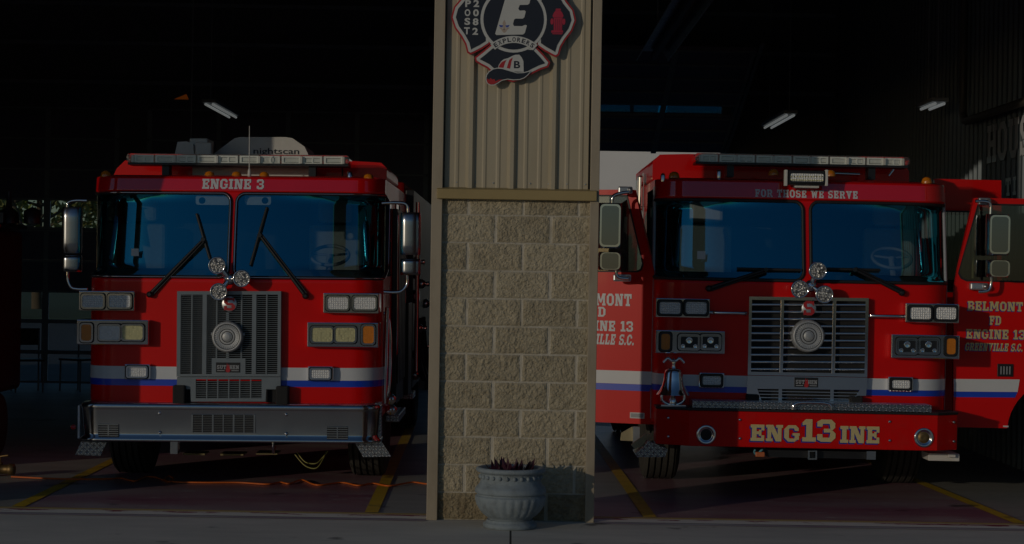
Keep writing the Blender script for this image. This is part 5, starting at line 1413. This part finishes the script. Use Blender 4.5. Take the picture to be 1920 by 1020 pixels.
for pts in ([(1332, 586), (1345, 586.5), (1384, 587), (1398, 587.5)], [(1630, 592), (1643, 592.5), (1681, 593), (1694, 593.5)]):
    q = [B.P(x, y, -.05 if 0 < i < 3 else -.012) for i, (x, y) in enumerate(pts)]
    m = MB(); m.tube(q, .014, 10, rs=[.020, .014, .014, .020]); B.part(m, 'grab_handle', CHROME)
B.fixture('warning_light', (1229, 558.5, 1331, 596.5), [((1233.5, 562.5, 1278.5, 592), LENS, 'dark'), ((1282.5, 562.5, 1327.5, 592), LENS, 'dark')])
B.fixture('warning_light', (1698, 568, 1798, 606.5), [((1703, 572.5, 1747.5, 602), LENS, 'dark'), ((1751.5, 572.5, 1795, 602), LENS, 'dark')])
h = B.fixture('headlight', (1229, 618.5, 1359, 664.5), [((1236.5, 622.5, 1259, 659), AMBER, 'dark'), ((1271, 625.5, 1313, 657.5), BLACK, ''), ((1312, 625.5, 1352, 657.5), BLACK, '')], yf=-.085)
B.leds(h, [(1273, 627.5, 1311, 655.5), (1314, 627.5, 1350, 655.5)], -.085)
h = B.fixture('headlight', (1671.5, 626.5, 1799, 674), [((1679, 632.5, 1721, 665.5), BLACK, ''), ((1720, 632.5, 1762, 665.5), BLACK, ''), ((1771, 631, 1794, 667.5), AMBER, 'dark')], yf=-.085)
B.leds(h, [(1682, 635, 1719, 663.5), (1722, 635, 1759, 663.5)], -.085)
B.fixture('stripe_lamp', (1310.5, 698.5, 1358, 728), [((1314, 701.5, 1354.5, 725), LENS, 'dark')], yf=-.04, yb=.05)
B.fixture('stripe_lamp', (1665.5, 706, 1712, 734.5), [((1669, 709, 1708.5, 731.5), LENS, 'dark')], yf=-.04, yb=.05)
m = MB(); B.fbox(m, 1307.5, 470.5, 1322.5, 486, .045, .047); B.part(m, 'glass_sticker', PAPER)
m = MB(); B.fbox(m, 1245, 508, 1765, 565, .26, .75); B.part(m, 'dashboard', DASH, bevel=.04)
B.steering(1672, 484, 36, .72); B.seat(B.P(1680, 500, 1.2).x, 1.3, B.zc(500, 1.2, 1500)-.42); B.seat(B.P(1330, 500, 1.2).x, 1.3, B.zc(500, 1.2, 1500)-.42)
# bumper -----------------------------------------------------------------------
YB = -.34
zt = B.zc(774, YB, 1507); zbm = B.zc(840.5, YB, 1507); xa = B.P(1232.5, 805, YB).x; xb = B.P(1802.5, 810, YB).x
xl = B.P(1292, 805, YB).x; xr = B.P(1757.5, 810, YB).x
def prism(mb, pl_, z0, z1, mi=0):
    n = len(pl_); mb.add([(x, y, z0) for x, y in pl_]+[(x, y, z1) for x, y in pl_], [(i, (i+1) % n, n+(i+1) % n, n+i) for i in range(n)]+[tuple(reversed(range(n))), tuple(range(n, 2*n))], mi)
outl = [(xa, .05), (xa, YB+.14), (xl, YB), (xr, YB), (xb, YB+.14), (xb, .05)]
m = MB(); prism(m, outl, zbm, zt); bp_ = B.part(m, 'bumper', REDB, bevel=.006)
m = MB(); prism(m, [(x*1.004, y-.006 if y < 0 else y) for x, y in outl], zt+.0015, zt+.020); B.part(m, 'bumper_trim', RUBBER, bp_, bevel=.004)
m = MB(); m.box(B.P(1298, 760, YB).x, B.P(1748, 760, YB).x, YB+.012, -.08, zt+.0215, B.zc(755.5, YB, 1507)); B.part(m, 'hose_tray_lid', DIAM, bp_, bevel=.004)
q = [B.P(x, y, YB-.035) for x, y in ((1487, 768), (1489, 759), (1500, 755), (1524, 754.5), (1548, 756), (1557, 760), (1559, 769))]
m = MB(); m.tube(smooth_path(q, 5), .011, 8); B.part(m, 'tray_handle', CHROME, bp_)
for px, py in ((1253, 783.5), (1253, 818.5), (1387, 787), (1387, 822), (1668, 790.5), (1668, 826)):
    yy = YB if px > 1292 else YB+.085; p = B.P(px, py, yy); m = MB(); m.lathe([(.013, -.004), (.012, .007), (.006, .011), (0, .012)], (p.x, yy-.001, p.z), 'y', 14); B.part(m, 'bolt', CHROME, bp_)
for py in (791.5, 827.5): p = B.P(1788, py, YB+.09); m = MB(); m.lathe([(.013, -.004), (.012, .009), (0, .013)], (p.x, YB+.088, p.z), 'y', 14); B.part(m, 'bolt', CHROME, bp_)
for px, py in ((1324, 815), (1732, 820.5)):
    p = B.P(px, py, YB); m = MB(); m.lathe([(.080, 0), (.080, .008), (.070, .014), (.058, .012), (.052, .002), (.045, .001)], (p.x, YB-.0005, p.z), 'y', 36); hn = B.part(m, 'horn', CHROME, bp_)
    m = MB(); m.lathe([(.056, .001), (.04, .0012), (.038, .004), (.02, .005), (0, .003)], (p.x, YB-.0006, p.z), 'y', 30); B.part(m, 'horn_bell', VOID if px < 1500 else BRASS, hn)
# ENG13INE: gilt letters with a blue drop shade
def gilt(yy, dx, dz, mat, name, par):
    m = MB()
    for txt, x0, x1, y0, y1 in (('ENG', 1407, 1499, 797.5, 826.5), ('13', 1504, 1567, 787, 827.5), ('INE', 1575, 1649.5, 800, 830)):
        a = B.P(x0, y1, YB); b = B.P(x1, y0, YB)
        put_slab(m, txt, a.x+dx, b.x+dx, a.z+dz, b.z+dz, yy, gap=.7)
    return B.part(m, name, mat, par)
gl_ = gilt(YB-.004, 0, 0, GOLD, 'bumper_lettering', bp_)
gilt(YB-.002, -.010, -.011, BLUEL, 'letter_shade', bp_)
# bell
bc = B.P(1262, 740, -.17); bx, by = bc.x, -.17; zd = zt+.022
zt1 = B.zc(692, -.17, 1262); zt2 = B.zc(740, -.17, 1262)
m = MB(); hh = zt1-zt2
m.lathe([(.135, 0), (.128, .012), (.112, hh*.16), (.092, hh*.36), (.080, hh*.6), (.075, hh*.85), (.066, hh*.97), (.04, hh*1.03), (0, hh*1.05)], (bx, by, zt2), 'z', 48); bl = B.part(m, 'bell', CHROME)
zf = B.zc(672, -.17, 1262)
m = MB(); m.lathe([(.022, 0), (.014, .03), (.020, .05), (.012, .07), (.014, zf-zt1-.02), (0, zf-zt1)], (bx, by, zt1+.005), 'z', 14)
m.tube(smooth_path([(bx-.085, by, zf-.035), (bx-.05, by, zf), (bx-.015, by, zf-.02), (bx+.015, by, zf-.02), (bx+.05, by, zf), (bx+.085, by, zf-.035)], 5), .012, 8); B.part(m, 'bell_finial', CHROME, bl)
m = MB(); m.tube(smooth_path([(bx-.085, by, zt2+.01), (bx-.09, by, zt2-.04), (bx-.05, by, zd+.02), (bx, by, zd+.01), (bx+.05, by, zd+.02), (bx+.09, by, zt2-.04), (bx+.085, by, zt2+.01)], 5), .013, 8); m.lathe([(.03, 0), (.034, .03), (.02, .06), (.012, zt2-zd)], (bx, by, zd+.01), 'z', 14); m.box(bx-.1, bx+.1, by-.06, by+.06, zd, zd+.012); B.part(m, 'bell_stand', CHROME, bl)
# under the bumper
m = MB(); B.fbox(m, 1440, 843, 1640, 861, -.15, .1); B.part(m, 'cross_member', BLACK)
m = MB(); B.fpoly(m, [[(1515, 845), (1532, 845), (1532, 862), (1515, 862)], [(1518, 847), (1518, 859), (1529, 859), (1529, 847)]], -.22, -.15); B.fbox(m, 1625, 846, 1642, 862, -.2, -.152); B.part(m, 'hitch_socket', STEEL)
m = MB(); B.fbox(m, 1417, 847.5, 1434, 857, -.2, -.14); B.part(m, 'orange_plug', CONN, bevel=.006)
m = MB(); q = [B.P(x, y, -.17) for x, y in ((1416, 843), (1414, 848), (1420, 852), (1426, 846), (1430, 842))]; m.tube(smooth_path(q, 5), .010, 8); B.part(m, 'plug_hose', CYAN)
m = MB(); B.fpoly(m, [[(1207, 838), (1215, 826), (1252, 842), (1247, 857), (1195, 857), (1190, 850)]], -.05, .25); B.part(m, 'tread_plate', DIAM, bevel=.003)
m = MB(); B.fpoly(m, [[(1165, 812), (1186, 800), (1188, 827), (1163, 826)]], .5, .53); B.fpoly(m, [[(1183, 834), (1212, 812), (1222, 828), (1190, 842)]], .1, .13); B.fpoly(m, [[(1214, 815), (1222, 812), (1222, 830), (1213, 830)]], .05, .08); B.part(m, 'step_bracket', pm('tan_step_metal', (.42, .36, .22), .5, metal=.3), bevel=.003)
m = MB(); B.fbox(m, 1187.5, 800, 1199, 834, .45, .5); B.part(m, 'chain_guard', BRUSH)
m = MB(); B.fbox(m, 1741, 850, 1799, 865, -.02, .25); B.fbox(m, 1778, 850.5, 1792, 858, -.06, -.021); B.part(m, 'side_step', WPLAS, bevel=.004)
AX = 1.52
for x in (-1.055, 1.055): B.wheel(x, AX)
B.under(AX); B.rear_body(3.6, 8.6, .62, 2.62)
for x in (-1.055, 1.055): B.wheel(x, 6.6)
# open doors -------------------------------------------------------------------
YD = .31
def door(E, outer, hole, yd, stripe, name='cab_door'):
    m = MB(); E.fpoly(m, [outer, list(reversed(hole))], yd, yd+.055); d_ = E.part(m, name, RED, bevel=.010)
    m = MB(); E.fpoly(m, [hole], yd+.022, yd+.028); E.part(m, 'door_glass', SGLASS, d_)
    cx = sum(p[0] for p in hole)/len(hole); cy = sum(p[1] for p in hole)/len(hole)
    big = [(x+(2.6 if x > cx else -2.6), y+(2.6 if y > cy else -2.6)) for x, y in hole]
    m = MB(); E.fpoly(m, [big, list(reversed(hole))], yd-.006, yd-.0004); E.part(m, 'door_gasket', RUBBER, d_, bevel=.002)
    m = MB(); cxx = sum(p[0] for p in outer)/len(outer); E.fpoly(m, [[(x+(3 if x < cxx else -3), y+(3 if y < 600 else -3)) for x, y in outer if True], list(reversed(big))], yd+.0555, yd+.075) if False else None
    if stripe:
        x0, x1, y0, y1, y2, k = stripe
        m = MB(); E.fpoly(m, [[(x0, y0), (x1, y0+k), (x1-(4 if k else 0), y1+k), (x0, y1)]], yd-.003, yd-.0004); E.part(m, 'white_stripe', WHITE, d_)
        m = MB(); E.fpoly(m, [[(x0, y1+.2), (x1-(4 if k else 0), y1+k+.2), (x1-(9 if k else 0), y2+k), (x0, y2)]], yd-.003, yd-.0004); E.part(m, 'blue_stripe', BLUE, d_)
    return d_
arch = smooth_arch((1988, 812), 100, 175, 92, 10)
outer = [(1827, 371), (1998, 373.5), (2000, 712)] + list(reversed(arch)) + [(1888, 803), (1787.5, 801), (1788, 640), (1790, 540), (1797, 500)]
hole = [(1836, 384), (1980, 386.5), (1982, 528), (1815, 525), (1804, 520), (1799, 510), (1805, 488)]
dr = door(B, outer, hole, YD, (1788.3, 1912, 710.5, 734, 744.5, 1.0))
d2 = [B.P(1908, 712, YD)]
def door_text(E, d_, lines, yd, mats, name):
    for nm, mat, dx, dz, yo in ((name+'_shade', mats[1], -.006, -.006, .0018), (name, mats[0], 0, 0, .003)):
        if mat is None: continue
        for txt, x0, x1, y0, y1, sh in lines:
            m = MB(); a = E.P(x0, y1, yd); b = E.P(x1, y0, yd)
            put_slab(m, txt, a.x+dx, b.x+dx, a.z+dz, b.z+dz, yd-yo, gap=1.2, shear=sh)
            E.part(m, nm, mat, d_)
door_text(B, dr, [('BELMONT', 1814, 1918, 566.5, 582, 0), ('FD', 1855, 1877, 592.5, 609, 0), ('ENGINE 13', 1811.5, 1922, 619, 634.5, 0), ('GREENVILLE S.C.', 1809, 1917, 644.5, 657, .12)], YD, (GOLD, BLUEL), 'door_lettering')
m = MB(); B.fbox(m, 1870.5, 682, 1899.5, 706.5, YD-.012, YD-.0004)
v_ = B.part(m, 'door_vent', BLACK, dr, bevel=.003); m = MB()
for x in (1877, 1882.5, 1888, 1893.5): B.fbox(m, x-.9, 687, x+.9, 702, YD-.016, YD-.0125)
B.part(m, 'vent_slat', GPLAS, v_)
m = MB(); B.fbox(m, 1881, 798, 1891, 801, YD-.004, YD-.0004); B.part(m, 'door_tag', PAPER, dr)
m = MB(); q = [B.P(x, y, YD+.12) for x, y in ((1826, 392), (1825, 440), (1824, 522))]; m.tube(q, .012, 8); B.part(m, 'inner_grab_rail', GOLD, dr)
# left hand door, lit by the sun past the pillar
outer = [(1188, 355), (1226.5, 509), (1227.5, 796), (1110, 794), (1090, 720), (1020, 695), (1018, 352)]
hole = [(1172, 367), (1203.5, 494), (1200, 504), (1192, 508), (1036, 506), (1036, 365)]
dl = door(B, outer, hole, YD, (1022, 1226.5, 693.5, 718, 730.5, 3.5))
door_text(B, dl, [('BELMONT', 1066, 1183, 551.5, 572, 0), ('FD', 1102, 1132, 576, 594, 0), ('ENGINE 13', 1062, 1186, 603, 620, 0), ('GREENVILLE S.C.', 1042, 1187, 628, 645, .12)], YD, (WHITE, None), 'door_lettering')
m = MB(); B.fbox(m, 1180, 774, 1208, 785.5, YD-.005, YD-.0004); tg = B.part(m, 'door_plate', PAPER, dl); m = MB(); B.fbox(m, 1182, 776, 1206, 783.5, YD-.0075, YD-.0055); B.part(m, 'plate_print', GPLAS, tg)
hp = B.P(1227, 650, YD)
dl.matrix_local = Matrix.Translation((hp.x, YD, 0)) @ Matrix.Rotation(R(-19), 4, 'Z') @ Matrix.Translation((-hp.x, -YD, 0))
# crew door, open on the right
outer = [(1752, 335), (1877.5, 338), (1879, 800), (1752, 796)]
hole = [(1768, 397), (1866, 399), (1866, 548), (1768, 545)]
dc = door(B, outer, hole, 1.62, None, 'crew_door')
# mirrors on the open doors
B.mirror(1851, 401, 1893, 479, 487, 520, [(1829, 377), (1850, 378), (1857, 384), (1857, 403)], [(1858, 516), (1858, 534), (1852, 545), (1834, 547)], YD-.20, True)
B.mirror(1122, 380, 1165, 466, 472, 507, [(1179, 360), (1165, 362), (1150, 368), (1148, 384)], [(1156, 504), (1156, 516), (1163, 521), (1178, 522)], YD-.20, True)
def clamp(E, px, py, w_, yd):
    p = E.P(px, py, yd); m = MB(); m.box(p.x-w_/2, p.x+w_/2, yd-.07, yd-.001, p.z-.03, p.z+.03); m.lathe([(.022, 0), (.022, .02), (.0, .03)], (p.x+w_*.3, yd-.07, p.z), 'y', 12); E.part(m, 'mirror_clamp', BRUSH, bevel=.012)
clamp(B, 1833, 537, .15, YD); clamp(B, 1166, 521, .15, YD); clamp(B, 1843, 378, .10, YD); clamp(B, 1172, 357, .12, YD)
SKYS = 0.15; SUNS = 2.7; EXPO = -2.05
# ================================================================ LIGHT, CAMERA
w = bpy.data.worlds.new('World'); SC.world = w; w.use_nodes = True
nt = w.node_tree; nt.nodes.clear()
sky = nt.nodes.new('ShaderNodeTexSky'); sky.sky_type = 'NISHITA'; sky.sun_disc = False
sky.sun_elevation = EL
# sun stands at direction (-sin AZ, -cos AZ): rotation is measured from +Y
sky.sun_rotation = math.atan2(-math.sin(AZ), -math.cos(AZ))
sky.air_density = 1.0; sky.dust_density = 0.4; sky.ozone_density = 4.0
bg = nt.nodes.new('ShaderNodeBackground'); bg.inputs[1].default_value = SKYS
out = nt.nodes.new('ShaderNodeOutputWorld'); nt.links.new(sky.outputs[0], bg.inputs[0]); nt.links.new(bg.outputs[0], out.inputs[0])
sd = bpy.data.lights.new('sun', 'SUN'); sd.energy = SUNS; sd.angle = R(0.5); sd.color = (1.0, 0.87, 0.68)
so = bpy.data.objects.new('sun', sd); COL.objects.link(so)
d = Vector((math.sin(AZ)*math.cos(EL), math.cos(AZ)*math.cos(EL), -math.sin(EL)))
so.rotation_euler = d.to_track_quat('-Z', 'Y').to_euler(); so.location = (-8, -20, 12)
cd = bpy.data.cameras.new('camera'); cd.sensor_width = 36; cd.lens = 36*F/1920.0; cd.clip_end = 3000; cd.clip_start = .1
co = bpy.data.objects.new('camera', cd); COL.objects.link(co)
co.matrix_world = Matrix.Translation((0, -DP, HC)) @ Matrix.Rotation(PI/2, 4, 'X') @ Matrix.Rotation(ROLL, 4, 'Z')
SC.camera = co
SC.render.engine = 'CYCLES'
SC.view_settings.view_transform = 'Standard'; SC.view_settings.look = 'None'
SC.view_settings.exposure = EXPO; SC.view_settings.gamma = 1.0
SC.cycles.max_bounces = 8; SC.cycles.transparent_max_bounces = 12
